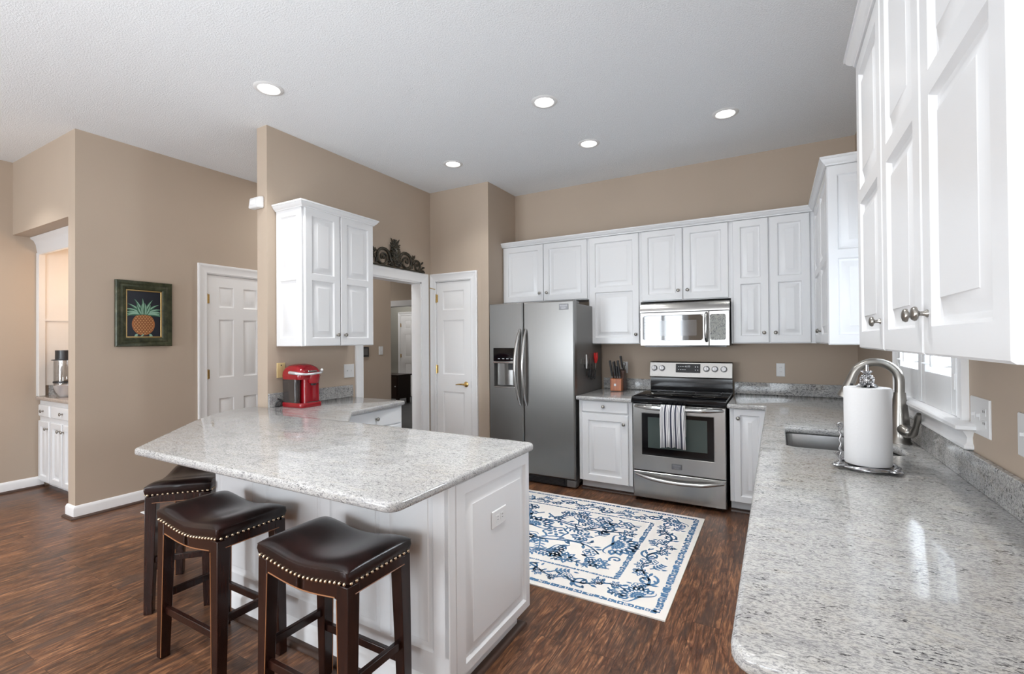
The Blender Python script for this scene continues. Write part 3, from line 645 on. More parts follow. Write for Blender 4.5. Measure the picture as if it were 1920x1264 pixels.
# ================================================================= WALL CABINETS
UZ0, UZ1, UY, UX = 1.377, 2.50, 4.699, .304
frU = Fr((0, UY, 0), X_, -Y_)
def upper(name, label, x0, x1, z0, doors, split, bottom=True):
    o = thing(name, label, 'wall cabinet', ((x0+x1)/2, 4.85, z0), 'white wall cabinets on the stove wall')
    MB().box(x0, UY, z0, x1, YB-.001, UZ1).build('body', M_white, o, smooth=0)
    for (a, c, kx) in doors: cab_door(o, frU, a, z0+.004, c, UZ1-.012, split, (kx, z0+.095))
    return o
upper('wall_cabinet', 'short two-door white wall cabinet above the refrigerator', -2.752, -1.709, 1.848, [(-2.742, -2.233, -2.275), (-2.229, -1.722, -2.187)], None)
upper('wall_cabinet', 'tall single-door white wall cabinet above the knife block', -1.7085, -1.169, UZ0, [(-1.700, -1.180, -1.213)], 1.938)
upper('wall_cabinet', 'short two-door white wall cabinet above the microwave', -1.1685, -.352, 1.792, [(-1.155, -.767, -.807), (-.763, -.368, -.722)], None)
upper('wall_cabinet', 'tall two-door white wall cabinet right of the microwave', -.3515, .302, UZ0, [(-.336, -.048, -.088), (-.042, .262, .0)], 1.938)
frR = Fr((UX, 0, 0), -Y_, -X_)                       # a = -y on the right-hand wall
cc = thing('wall_cabinet', 'tall white wall cabinet in the back right corner with a panelled end', 'wall cabinet', (.46, 4.1, UZ0))
MB().box(UX, 3.518, UZ0, XR-.001, YB-.001, UZ1).build('body', M_white, cc, smooth=0)
cab_door(cc, frR, -4.62, UZ0+.004, -4.08, UZ1-.012, 1.938, (-4.12, UZ0+.095)); cab_door(cc, frR, -4.075, UZ0+.004, -3.53, UZ1-.012, 1.938, (-4.03, UZ0+.095))
frC = Fr((0, 3.518, 0), X_, -Y_); b = MB(); panel_door(b, frC, UX-.018, UZ0, XR-.002, UZ1-.01, .018, [(UX+.035, UZ0+.06, XR-.055, 1.912), (UX+.035, 1.964, XR-.055, UZ1-.07)]); b.build('end_panel', M_white, cc, smooth=30)
n1 = thing('wall_cabinet', 'white single-door wall cabinet over the faucet, far one of the near right pair', 'wall cabinet', (.46, 2.03, UZ0))
MB().box(UX, 1.792, UZ0, XR-.001, 2.272, UZ1).build('body', M_white, n1, smooth=0)
cab_door(n1, frR, -2.268, UZ0, -1.796, UZ1-.014, 1.955, (-1.836, UZ0+.092))
n2 = thing('wall_cabinet', 'large white two-door wall cabinet nearest the viewer at the right edge', 'wall cabinet', (.46, 1.34, UZ0))
MB().box(UX, .895, UZ0, XR-.001, 1.7915, UZ1).build('body', M_white, n2, smooth=0)
cab_door(n2, frR, -1.788, UZ0, -1.358, UZ1-.014, 1.955, (-1.396, UZ0+.092)); cab_door(n2, frR, -1.353, UZ0, -.905, UZ1-.014, 1.955, (-1.315, UZ0+.092))
frNE = Fr((0, .895, 0), X_, -Y_); b = MB(); panel_door(b, frNE, UX-.002, UZ0, XR-.002, UZ1-.01, .014, [(UX+.05, UZ0+.06, XR-.055, 1.912), (UX+.05, 1.964, XR-.055, UZ1-.07)]); b.build('end_panel', M_white, n2, smooth=30)
sc_ = thing('wall_cabinet', 'tall white wall cabinet with crown above the red coffee maker', 'wall cabinet', (-3.4, 2.8, 1.387))
MB().box(XD+.001, 2.412, 1.387, -3.254, 3.150, UZ1+.008).build('body', M_white, sc_, smooth=0)
frSm = Fr((-3.254, 0, 0), Y_, X_)
cab_door(sc_, frSm, 2.425, 1.389, 2.772, 2.497, 1.943, (2.735, 1.48)); cab_door(sc_, frSm, 2.776, 1.389, 3.148, 2.497, 1.943, (2.815, 1.48))
frSe = Fr((0, 2.412, 0), X_, -Y_); b = MB(); panel_door(b, frSe, XD+.004, 1.387, -3.25, 2.497, .012, [(XD+.055, 1.45, -3.31, 1.917), (XD+.055, 1.969, -3.31, 2.435)]); b.build('end_panel', M_white, sc_, smooth=30)
CRN = [(-.001, 2.4885), (.006, 2.490), (.008, 2.498), (.016, 2.503), (.026, 2.515), (.030, 2.526), (.036, 2.527), (.036, 2.540), (-.002, 2.540)]
MB().sweep(CRN, [(XD+.001, 2.400), (-3.236, 2.400), (-3.236, 3.152), (XD+.001, 3.152)], 1).box(XD+.001, 2.41, 2.50, -3.24, 3.15, 2.538).build('crown_molding', M_white, sc_, smooth=30)
cr = tag(MB().sweep(CRN, [(XF+.001, UY-.0192), (UX-.0192, UY-.0192), (UX-.0192, 3.4985), (XR-.001, 3.4985)], 1).box(XF+.001, UY-.018, 2.5005, XR-.001, YB-.001, 2.538).box(UX-.018, 3.50, 2.5005, XR-.001, UY, 2.538).build('crown_molding', M_white, loc=(-1, UY, 2.5), smooth=30), 'long white crown molding along the tops of the stove wall cabinets', 'molding')
tag(MB().sweep(CRN, [(XR-.001, 2.274), (UX-.018, 2.274), (UX-.018, .881), (XR-.001, .881)], 1).box(UX-.018, .881, 2.5005, XR-.001, 2.274, 2.538).build('crown_molding', M_white, loc=(.4, 1.5, 2.5), smooth=30), 'white crown molding on the near right cabinets, high at the right edge', 'molding')
# ================================================================= REFRIGERATOR
fr0, fr1, fs, fY = -2.607, -1.662, -2.206, 4.15
rf = thing('refrigerator', 'stainless steel side-by-side refrigerator with water dispenser', 'refrigerator', (-2.13, 4.5, 0))
b = MB().box(fr0+.008, fY+.078, .035, fr1-.006, 4.965, 1.772); b.build('body', M_fridgeside, rf, bevel=.006, smooth=0)
frF = Fr((0, fY+.068, 0), X_, -Y_)
DZ0, DZ1 = .092, 1.800
b = MB(); panel_door(b, frF, fr0, DZ0, fs-.003, DZ1, .068, [(-2.553, .945, -2.300, 1.205)], [(0, 0), (.004, -.005), (.014, -.056)], .011)
fz = b.build('freezer_door', M_steel, rf, smooth=40)
b = MB(); panel_door(b, frF, fs+.003, DZ0, fr1, DZ1, .068, [], ch=.011); fd = b.build('refrigerator_door', M_steel, rf, smooth=40)
MB().box(-2.556, fY-.006, 1.208, -2.298, fY+.004, 1.345).build('dispenser_panel', M_glassblack, fz, bevel=.004)
b = MB()
for k in range(4): b.box(-2.50+k*.05, fY-.0066, 1.232, -2.475+k*.05, fY-.006, 1.238)
o = b.build('panel_marks', M_mark, fz, smooth=0); o['kind'] = 'stuff'
MB().box(-2.556, fY-.012, 1.187, -2.298, fY+.004, 1.207).build('dispenser_lip', M_chrome, fz, bevel=.004)
MB().loft([[(-2.40+q*1.0, fY+.045-.012*abs(1-abs(q)/.05), z) for q in (-.05, -.02, .02, .05)]+[(-2.35, fY+.055, z), (-2.45, fY+.055, z)] for z in (.965, 1.185)]).build('dispenser_paddle', M_steel, fz)
MB().box(-2.39, fY+.008, 1.12, -2.32, fY+.05, 1.187).build('dispenser_nozzle', M_dkplastic, fz, bevel=.006)
MB().box(-2.55, fY-.006, .938, -2.302, fY+.05, .950).build('drip_tray', M_chrome, fz, bevel=.003)
def bow(x, dx, door):
    P = []; R = []
    for i in range(15):
        q = i/14; s_ = sin(pi*q); P.append((x+dx*s_, fY-.004-.062*s_**.7, .772+q*(1.530-.772))); R.append(.013+.0065*s_)
    MB().tube(P, R, 10).build('handle', M_chrome, door, smooth=60)
bow(-2.240, -.030, fz); bow(-2.172, -.012, fd)
b = MB().box(-1.812, fY-.004, 1.712, -1.718, fY+.001, 1.768); o = b.build('badge', M_badge, fd, bevel=.002)
b = MB(); text_mesh(b, 'FRIGIDAIRE', (-1.765, fY-.0045, 1.750), X_, Z_, .02, .078, -Y_); text_mesh(b, 'GALLERY', (-1.765, fY-.0045, 1.728), X_, Z_, .02, .05, -Y_); b.build('badge_lettering', M_silver, fd, smooth=0)
for x in (fr0+.02, fr1-.09): MB().box(x, fY+.02, 1.772, x+.07, fY+.20, 1.800).build('hinge_cover', M_fridgeside, rf, bevel=.006)
b = MB().box(fr0+.02, fY+.045, .012, fr1-.10, fY+.09, .088)
for k in range(5): b.box(fr0+.05, fY+.038, .024+k*.013, fr1-.13, fY+.046, .030+k*.013)
b.build('base_grille', M_dkplastic, rf, smooth=0)
MB().box(fr1-.10, fY+.02, .012, fr1-.002, fY+.12, .086).build('foot_cover', M_fridgeside, rf, bevel=.012)
for x in (fr0+.10, fr1-.10):
    for y in (fY+.15, 4.9): MB().lathe([(.02, 0), (.02, .036)], (x, y, 0), Z_, 12).build('foot', M_dkplastic, rf)
# things held on the refrigerator side ----------------------------------
SX = fr1-.006
tag(MB().box(SX, 4.325, 1.186, SX+.012, 4.395, 1.232).build('magnet', M_steel, loc=(SX, 4.36, 1.2), bevel=.002), 'small square steel magnet on the refrigerator side', 'magnet')
tag(MB().box(SX, 4.42, 1.150, SX+.010, 4.66, 1.178).build('magnetic_strip', M_dkplastic, loc=(SX, 4.54, 1.16), bevel=.002), 'dark magnetic bar holding scissors on the refrigerator side', 'magnet bar')
o = thing('peeler', 'white-handled kitchen tool hanging by the square magnet on the refrigerator', 'kitchen tool', (SX+.016, 4.443, 1.14))
MB().tube([(SX+.018, 4.442, 1.275), (SX+.020, 4.443, 1.20), (SX+.018, 4.444, 1.135)], [.006, .009, .007], 8).build('handle', M_plate, o)
MB().box(SX+.014, 4.432, 1.06, SX+.018, 4.456, 1.14).build('blade', M_dkplastic, o, bevel=.001)
def scissors(label, y, zt, L, r, m):
    o = thing('scissors', label, 'scissors', (SX+.018, y, zt))
    for sg in (-1, 1):
        MB().loft([[(SX+.016+.003*sg, y+sg*.004+dx, z) for dx in (-.007*k, .007*k)]+[(SX+.019+.003*sg, y+sg*.004+dx, z) for dx in (.007*k, -.007*k)] for z, k in ((zt, .3), (zt-L*.5, 1), (zt-L, .9))]).build('blade', M_steel, o)
        c = Vector((SX+.018, y+sg*(r+.006), zt-L-r*1.6))
        MB().tube([c+Vector((0, r*cos(q)*.85, r*1.5*sin(q))) for q in [2*pi*i/18 for i in range(18)]], .006, 8, closed=True).build('finger_loop', m, o)
scissors('black-handled scissors hanging on the refrigerator side', 4.545, 1.235, .10, .030, M_dkplastic)
scissors('large black kitchen shears hanging nearest the wall on the refrigerator side', 4.635, 1.19, .07, .034, M_dkplastic)
o = thing('corkscrew', 'red-handled kitchen tool hanging on the refrigerator side', 'kitchen tool', (SX+.02, 4.72, 1.2))
b = MB()
for sg in (-1, 1): b.tube([(SX+.018, 4.72, 1.18), (SX+.020, 4.72+sg*.022, 1.235), (SX+.020, 4.72+sg*.036, 1.285)], [.012, .016, .010], 8)
b.build('handles', M_redplain, o); MB().tube([(SX+.018, 4.72, 1.19), (SX+.016, 4.72, 1.12)], [.007, .003], 8).build('tip', M_steel, o)
# ================================================================= STOVE
sx0, sx1, sY = -1.118, -.360, 4.165
st = thing('stove', 'stainless steel electric range with black glass cooktop', 'stove', (-.74, 4.5, 0))
b = MB().box(sx0, sY+.035, .03, sx1, 4.955, .882); b.build('body', M_black, st, smooth=0)
for x in (sx0+.06, sx1-.06):
    for y in (sY+.10, 4.9): MB().lathe([(.018, 0), (.018, .031)], (x, y, 0), Z_, 10).build('foot', M_dkplastic, st)
b = MB().loft([[(x, sY-.006, .862), (x, sY-.014, .880), (x, sY-.012, .905), (x, sY+.004, .917), (x, 4.875, .917), (x, 4.875, .862)] for x in (sx0-.004, sx1+.004)]); ct = b.build('cooktop', M_glassblack, st, smooth=40)
for (x, y, r) in ((-.93, 4.36, .115), (-.55, 4.36, .09), (-.93, 4.68, .08), (-.55, 4.68, .115)):
    MB().lathe([(r-.002, .9172), (r-.002, .9175), (r, .9175), (r, .9172)], (x, y, 0), Z_, 36, cap=False).build('burner_ring', M_greymark, ct, smooth=0)
b = MB().loft([[(x, 4.870, .917), (x, 4.862, .960), (x, 4.868, 1.040), (x, 4.955, 1.040), (x, 4.955, .917)] for x in (sx0, sx1)]); b.build('backguard_base', M_black, st, smooth=30)
b = MB().loft([[(x, 4.842, 1.036), (x, 4.836, 1.050), (x, 4.862, 1.190), (x, 4.872, 1.197), (x, 4.955, 1.197), (x, 4.955, 1.036)] for x in (sx0-.003, sx1+.003)]); bg = b.build('backguard', M_steelh, st, bevel=.003, smooth=30)
bO = Vector((0, 4.836, 1.050)); bV = Vector((0, .026, .140)).normalized(); bN = Vector((0, -bV.z, bV.y))
def bgp(x, z, d=0): return Vector((x, 0, 0))+bO+bV*((z-1.050)/bV.z)+bN*d
def bgbox(x0, z0, x1, z1, d): return MB().hexa([bgp(x0, z0, -.002), bgp(x1, z0, -.002), bgp(x1, z0, d), bgp(x0, z0, d), bgp(x0, z1, -.002), bgp(x1, z1, -.002), bgp(x1, z1, d), bgp(x0, z1, d)])
bgbox(-.868, 1.092, -.640, 1.178, .004).build('control_display', M_glassblack, bg, bevel=.004)
b = MB(); text_mesh(b, '6:00', bgp(-.755, 1.152, .0045), X_, bV, .026, .046, bN)
for k in range(4):
    for r in range(2): b.hexa([bgp(-.845+k*.02, 1.118+r*.03, .004), bgp(-.835+k*.02, 1.118+r*.03, .004), bgp(-.835+k*.02, 1.118+r*.03, .0047), bgp(-.845+k*.02, 1.118+r*.03, .0047), bgp(-.845+k*.02, 1.124+r*.03, .004), bgp(-.835+k*.02, 1.124+r*.03, .004), bgp(-.835+k*.02, 1.124+r*.03, .0047), bgp(-.845+k*.02, 1.124+r*.03, .0047)])
for k in range(2):
    for r in range(2): b.lathe([(.0001, 0), (.005, 0), (.005, .0008), (.0001, .0008)], bgp(-.685+k*.022, 1.118+r*.03, .004), bN, 8)
b.build('display_marks', M_mark, bg, smooth=0)
for x in (-1.075, -1.000, -.585, -.510, -.431):
    b = MB().lathe([(.030, 0), (.030, .002), (.0001, .002)], bgp(x, 1.131, 0), bN, 24); b.build('dial_ring', M_greymark, bg)
    k = MB().lathe([(.026, 0), (.026, .006), (.023, .022), (.019, .025), (.0001, .025)], bgp(x, 1.131, .002), bN, 22).build('knob', M_silver, bg)
    q = bgp(x, 1.131, .026); MB().hexa([q+X_*a+bV*v+bN*d for v in (-.022, .022) for a, d in ((-.005, 0), (.005, 0), (.005, .012), (-.005, .012))]).build('knob_grip', M_chrome, bg, bevel=.002)
frO = Fr((0, sY+.036, 0), X_, -Y_)
b = MB(); panel_door(b, frO, sx0+.001, .273, sx1-.001, .857, .036, [(-1.042, .405, -.446, .780)], [(0, 0), (.003, -.002), (.006, -.002)], .005); od = b.build('oven_door', M_steelh, st, smooth=30)
MB().box(-1.037, sY-.0005, .410, -.451, sY+.004, .775).build('window_frame', M_glassblack, od, smooth=0)
MB().box(-.985, sY-.0015, .475, -.502, sY-.0004, .742).build('oven_window', M_window_inner, od, smooth=0)
b = MB()
for a, c in ((-1.095, -1.0), (-.95, -.90), (-.875, -.745), (-.72, -.585), (-.55, -.50), (-.46, -.385)): b.box(a, sY-.0008, .843, c, sY+.002, .849)
b.build('vent_slots', M_gap, od, smooth=0)
def hbar(z, y, sag, name, par, r=.014, x0=-1.098, x1=-.380):
    P = []; R = []
    for i in range(21):
        q = i/20; s_ = min(1, sin(pi*q)*1.0); P.append((x0+(x1-x0)*q, y+.002-.052*min(1, (s_*1.6))**.8, z-sag*s_)); R.append(r*(.55+.45*min(1, s_*2)))
    return MB().tube(P, R, 10).build(name, M_chrome, par, smooth=60)
hbar(.832, sY, .004, 'handle', od, .019)
MB().box(-.788, sY-.004, .312, -.704, sY+.001, .357).build('badge', M_badge, od, bevel=.002)
b = MB(); text_mesh(b, 'FRIGIDAIRE', (-.746, sY-.0045, .342), X_, Z_, .02, .068, -Y_); text_mesh(b, 'GALLERY', (-.746, sY-.0045, .323), X_, Z_, .02, .045, -Y_); b.build('badge_lettering', M_silver, od, smooth=0)
b = MB(); panel_door(b, Fr((0, sY+.036, 0), X_, -Y_), sx0+.002, .030, sx1-.002, .263, .034, [], ch=.006); dr = b.build('storage_drawer', M_steelh, st, smooth=30)
hbar(.236, sY+.002, .030, 'handle', dr, .0155)
# towel -----------------------------------------------------------------
tw = MB(); cols = 54; x0, x1 = -.862, -.666
prof = [(-.022, .600), (-.022, .70), (-.022, .80), (-.024, .836), (-.034, .857), (-.048, .863), (-.062, .858), (-.0735, .838), (-.0755, .80), (-.0755, .70), (-.0745, .60), (-.0765, .500)]
stripe = [0]*cols
for c0, wd in ((2, 1), (5, 1), (9, 4), (15, 1), (19, 1), (22, 4), (29, 1), (32, 4), (38, 1), (41, 1), (44, 4), (51, 1)):
    for k in range(wd): stripe[c0+k] = 1
def twp(c, i):
    q = c/cols; yy, z = prof[i]; drop = max(0, (.84-z))/.34 if i > 6 else 0
    return Vector((x0+(x1-x0)*q+.004*drop*(2*q-1)+.003*sin(i*1.3), sY-.029+yy+.0255-(.006*sin(q*16+1)+.003*sin(q*31))*drop, z+(.012*sin(q*3.0)+.003*sin(q*25) if i == len(prof)-1 else 0)))
for c in range(cols):
    tw.k = stripe[c]
    for i in range(len(prof)-1): tw.face([twp(c, i), twp(c+1, i), twp(c+1, i+1), twp(c, i+1)])
o = tw.build('dish_towel', [M_towelw, M_toweln], loc=(-.76, sY-.05, .85), smooth=60); tag(o, 'white and charcoal striped dish towel hanging on the oven handle', 'towel')
md = o.modifiers.new('cloth', 'SOLIDIFY'); md.thickness = .003; md.offset = 0
# ================================================================= MICROWAVE
mx0, mx1, mY = -1.147, -.357, 4.582
mw = thing('microwave', 'stainless steel over-the-range microwave under the short cabinet', 'microwave', (-.75, 4.8, 1.36))
MB().box(mx0+.004, mY+.032, 1.360, mx1-.004, YB-.002, 1.766).build('body', M_dkplastic, mw, smooth=0)
MB().box(mx0+.03, mY+.05, 1.348, mx1-.03, 4.95, 1.361).build('underside_grille', M_black, mw, smooth=0)
b = MB().loft([[(x, mY-.004, 1.681), (x, mY-.006, 1.70), (x, mY+.016, 1.755), (x, mY+.03, 1.766), (x, mY+.05, 1.766), (x, mY+.05, 1.681)] for x in (mx0, mx1)]); b.build('vent_panel', M_steelh, mw, smooth=40)
frM = Fr((0, mY+.034, 0), X_, -Y_)
b = MB(); panel_door(b, frM, mx0, 1.359, -.529, 1.677, .034, [(-1.124, 1.409, -.578, 1.648)], [(0, 0), (.003, -.002), (.006, -.002)], .004); d = b.build('door', M_steelh, mw, smooth=30)
def rrect(x0, z0, x1, z1, r, n=5): return rounded([(x0, z0), (x1, z0), (x1, z1), (x0, z1)], {0: r, 1: r, 2: r, 3: r}, n)
MB().extrude(rrect(-1.121, 1.412, -.581, 1.645, .02), (0, mY, 0), X_, Z_, -Y_, -.004, .0005).build('window', M_mwglass, d, smooth=0)
MB().extrude(rrect(-1.03, 1.452, -.632, 1.598, .006), (0, mY, 0), X_, Z_, -Y_, 0, .001).build('window_screen', M_mwmesh, d, smooth=0)
b = MB().tube([(-.548, mY-.002, 1.655), (-.548, mY-.035, 1.640), (-.548, mY-.046, 1.60), (-.548, mY-.048, 1.53), (-.548, mY-.046, 1.46), (-.548, mY-.035, 1.418), (-.548, mY-.002, 1.402)], [.013, .014, .0145, .0145, .0145, .014, .013], 10); b.build('handle', M_chrome, d, smooth=60)
b = MB(); text_mesh(b, 'FRIGIDAIRE', (-.87, mY-.0002, 1.384), X_, Z_, .014, .062, -Y_); b.build('lettering', M_greymark, d, smooth=0)
b = MB(); panel_door(b, frM, -.526, 1.359, mx1, 1.677, .034, [], ch=.004); cp = b.build('control_panel', M_steelh, mw, smooth=30)
MB().extrude(rrect(-.519, 1.412, -.387, 1.645, .018), (0, mY, 0), X_, Z_, -Y_, -.002, .001).build('keypad_film', M_panelfilm, cp, smooth=0)
# ================================================================= KNIFE BLOCK AND KNIVES
kb = thing('knife_block', 'cherry wood knife block full of black-handled knives', 'knife block', (-1.43, 4.79, GZ1))
MB().box(-1.492, 4.705, GZ1+.0006, -1.376, 4.775, 1.022).build('front_block', M_knifewood, kb, bevel=.004)
MB().extrude([(4.776, GZ1+.0006), (4.905, GZ1+.0006), (4.862, 1.112), (4.815, 1.100), (4.776, 1.02)], (0, 0, 0), Y_, Z_, X_, -1.490, -1.372).build('rear_block', M_knifewood_dark, kb, bevel=.003)
MB().box(-1.452, 4.7035, .946, -1.430, 4.706, .970).build('square_mark', M_plate, kb, smooth=0)
b = MB(); b.box(-1.449, 4.703, .951, -1.433, 4.7036, .953); b.box(-1.449, 4.703, .956, -1.436, 4.7036, .958); b.build('mark_print', M_greymark, kb, smooth=0)
def knife(x, y, z, L, tilt, w, label):
    o = thing('knife', label, 'knife', (x, y, z), 'knives in the wooden block')
    d = Vector((tilt, -.10, 1)).normalized(); p = Vector((x, y, z))
    MB().bar(p, p+d*.022, .009, .020, Y_).build('bolster', M_steel, o, bevel=.002)
    MB().bar(p+d*.020, p+d*(.02+L), .017, .024*w, Y_, (.018, .029*w)).build('handle', M_dkplastic, o, bevel=.005, seg=3)
    b = MB()
    for k in (.25, .55, .85): b.lathe([(.0001, -.0085), (.003, -.0085), (.003, .0085), (.0001, .0085)], p+d*(.02+L*k), Vector((1, 0, 0)), 8)
    b.lathe([(.0001, 0), (.006, 0), (.006, .002), (.0001, .003)], p+d*(.02+L), d, 8); b.build('rivets', M_steel, o)
for a in ((-1.474, 4.738, 1.024, .165, -.13, 1.05, 'leftmost black-handled knife in the front of the wooden block'), (-1.446, 4.742, 1.024, .150, -.10, 1, 'second black-handled knife from the left in the wooden block'),
          (-1.420, 4.738, 1.024, .105, -.09, .9, 'short black-handled knife low in the middle of the wooden block'), (-1.398, 4.745, 1.024, .165, -.10, 1.05, 'black-handled knife at the right front of the wooden block'),
          (-1.462, 4.80, 1.077, .100, -.09, .9, 'black-handled knife behind the leftmost ones in the wooden block'), (-1.395, 4.842, 1.108, .125, -.16, 1.2, 'tallest black-handled knife at the right rear of the wooden block')): knife(*a)
o = thing('kitchen_shears', 'silver kitchen shears at the right of the knife block', 'scissors', (-1.378, 4.83, 1.106))
MB().bar((-1.384, 4.835, 1.106), (-1.390, 4.828, 1.150), .03, .018).build('blade', M_steel, o, bevel=.003); MB().tube([(-1.386+.022*cos(q), 4.83, 1.165+.02*sin(q)) for q in [2*pi*i/14 for i in range(14)]], .005, 8, closed=True).build('finger_loop', M_steel, o)
# ================================================================= FAUCET
fa = thing('kitchen_faucet', 'brushed nickel pull-down faucet arching behind the paper towel roll', 'faucet', (.534, 2.98, GZ1))
fy = 2.98
MB().lathe([(.0001, 0), (.046, 0), (.046, .005), (.041, .010), (.040, .05), (.039, .085), (.035, .14), (.0285, .20), (.0245, .245), (.0245, .25)], (.534, fy, GZ1+.0005), Z_, 24).build('body', M_nickel, fa, smooth=60)
ap = [(.534, fy, 1.14), (.535, fy, 1.19)]+[(.4385+.0965*cos(radians(a)), fy, 1.198+.0965*sin(radians(a))) for a in range(5, 166, 8)]
MB().tube(ap, .0205, 14).build('spout', M_nickel, fa, smooth=60)
MB().tube([ap[-1], (.336, fy, 1.196), (.318, fy, 1.152), (.302, fy, 1.112)], [.0215, .0225, .026, .029], 16).build('spray_head', M_nickel, fa, smooth=60)
MB().box(.330, fy-.032, 1.150, .342, fy-.020, 1.185).build('spray_button', M_dkplastic, fa, bevel=.002)
MB().tube([(.534, fy, .975), (.545, fy-.035, .966), (.556, fy-.070, .956), (.560, fy-.082, .953)], [.026, .030, .027, .018], 14).build('valve', M_nickel, fa, smooth=60)
MB().tube([(.560, fy-.078, .945), (.567, fy-.098, .962), (.573, fy-.110, 1.00), (.576, fy-.128, 1.040), (.577, fy-.146, 1.062)], [.014, .016, .013, .015, .009], 10).build('lever', M_nickel, fa, smooth=60)
# ================================================================= PAPER TOWELS
tc = Vector((.316, 2.335, GZ1+.0045))
ph = thing('paper_towel_holder', 'pewter paper towel holder with a pineapple finial on the sink counter', 'paper towel holder', tc)
R = lambda a, r, z, k=1: tc+Vector((r*cos(radians(a)), r*sin(radians(a))*k, z))
b = MB().tube([R(a, .088+.006*sin(radians(a*5)), .008+.003*sin(radians(a*3))) for a in range(0, 360, 12)], .0075, 8, closed=True)
b.tube([R(a, .098+.005*sin(radians(a*7+40)), .007) for a in range(0, 360, 12)], .005, 8, closed=True)
for a in range(20, 380, 60): b.tube([R(a, .02, .008), R(a+8, .055, .010), R(a+4, .092, .008)], .006, 6)
b.build('base_ring', M_pewter, ph, smooth=60)
b = MB()
for a in (-48, 205):
    c = R(a, .112, .010); b.ball(c, .021, 10, 6, (1.15, 1, .42)); b.tube([c+Vector((.012*cos(q), .010*sin(q), .008)) for q in [2*pi*i/10 for i in range(10)]], .003, 6, closed=True)
b.build('leaf_feet', M_pewter, ph, smooth=60)
MB().lathe([(.007, .004), (.007, .355), (.005, .41), (.0001, .412)], tc, Z_, 10).build('center_rod', M_pewter, ph)
sd = Vector((-.86, .05, 0)); b = MB().tube([tc+sd*.105+Vector((.004*sin(i*2.1), 0, .008+i*.0115)) for i in range(14)], [.005]*13+[.008], 8)
c = tc+sd*.105+Vector((0, 0, .160)); b.tube([c+Vector((.009*cos(q), 0, .010*sin(q))) for q in [2*pi*i/12 for i in range(12)]], .0035, 6, closed=True); b.tube([tc+sd*.105+Vector((-.004+.012*sin(i), 0, .015+i*.006)) for i in range(7)], .004, 6)
b.build('tension_arm', M_pewter, ph, smooth=60)
b = MB(); pc = tc+Vector((0, 0, .350)); b.ball(pc, .0215, 14, 9, (1, 1, 1.12))
for i in range(5):
    for j in range(9):
        a = 2*pi*(j+.5*(i % 2))/9; z = -.016+.008*i; rr = sqrt(max(0, 1-(z/.024)**2))*.0215; b.ball(pc+Vector((rr*cos(a), rr*sin(a), z)), .0045, 6, 4)
for j in range(8):
    a = 2*pi*j/8; b.tube([tc+Vector((.006*cos(a), .006*sin(a), .325)), tc+Vector((.024*cos(a), .024*sin(a), .329)), tc+Vector((.036*cos(a), .036*sin(a), .324))], [.006, .008, .003], 6)
    b.tube([pc+Vector((.004*cos(a), .004*sin(a), .020)), pc+Vector((.012*cos(a), .012*sin(a), .032)), pc+Vector((.021*cos(a), .021*sin(a), .036))], [.005, .005, .001], 6)
b.build('pineapple_finial', M_pewter, ph, smooth=60)
pr = MB().lathe([(.021, .018), (.0765, .018), (.078, .022), (.078, .316), (.0765, .320), (.021, .320), (.021, .018)], tc, Z_, 40, cap=False); 
tag(pr.build('paper_towel_roll', M_paper, loc=tc, smooth=40), 'full white paper towel roll on the pewter holder by the sink', 'paper towels')
# ================================================================= COFFEE MAKER
cm = thing('coffee_maker', 'glossy red single-cup coffee maker on the peninsula counter', 'coffee maker', (-3.42, 2.51, GZ1))
def rr2(x0, y0, x1, y1, r, z, n=5): return [(x, y, z) for x, y in rounded([(x0, y0), (x1, y0), (x1, y1), (x0, y1)], {0: r, 1: r, 2: r, 3: r}, n)]
MB().loft([rr2(-3.525, 2.412, -3.272, 2.615, .03, GZ1+.001), rr2(-3.527, 2.410, -3.270, 2.617, .032, GZ1+.008), rr2(-3.527, 2.410, -3.270, 2.617, .032, GZ1+.030), rr2(-3.523, 2.414, -3.274, 2.613, .03, GZ1+.038)]).build('base', M_red, cm, smooth=50)
MB().loft([rr2(-3.50, 2.470, -3.302, 2.614, .02, GZ1+.036), rr2(-3.50, 2.470, -3.302, 2.614, .022, 1.10), rr2(-3.50, 2.470, -3.298, 2.614, .03, 1.165)]).build('column', M_red, cm, smooth=50)
MB().loft([rr2(-3.512, 2.416, -3.345, 2.466, .018, GZ1+.038), rr2(-3.518, 2.412, -3.342, 2.466, .018, 1.135)]).build('water_tank', M_smoke, cm, smooth=50)
MB().loft([rr2(-3.500, 2.424, -3.44, 2.462, .012, GZ1+.040), rr2(-3.500, 2.424, -3.44, 2.462, .012, 1.10)]).build('tank_column', M_dkplastic, cm, smooth=50)
H = []
for z, f, bk, wd in ((1.120, 0, 0, 0), (1.145, .008, .004, .004), (1.180, .006, .002, 0), (1.208, -.012, -.012, -.010), (1.230, -.040, -.036, -.030), (1.243, -.080, -.080, -.065)): H.append(rr2(-3.528-bk, 2.408-wd, -3.282+f, 2.618+wd, .05, z, 7))
MB().loft(H).build('head_shell', M_red, cm, smooth=60)
MB().lathe([(.0001, 1.085), (.040, 1.085), (.046, 1.092), (.052, 1.135), (.054, 1.165)], (-3.300, 2.545, 0), Z_, 22).build('brew_head', M_red, cm, smooth=50)
MB().lathe([(.0001, 1.070), (.022, 1.070), (.026, 1.086)], (-3.300, 2.545, 0), Z_, 16).build('spout', M_dkplastic, cm)
b = MB(); hp = [(-3.40, 2.402, 1.176), (-3.34, 2.398, 1.174), (-3.29, 2.408, 1.168), (-3.262, 2.445, 1.164), (-3.250, 2.51, 1.164), (-3.254, 2.575, 1.168), (-3.285, 2.618, 1.174), (-3.34, 2.628, 1.178)]
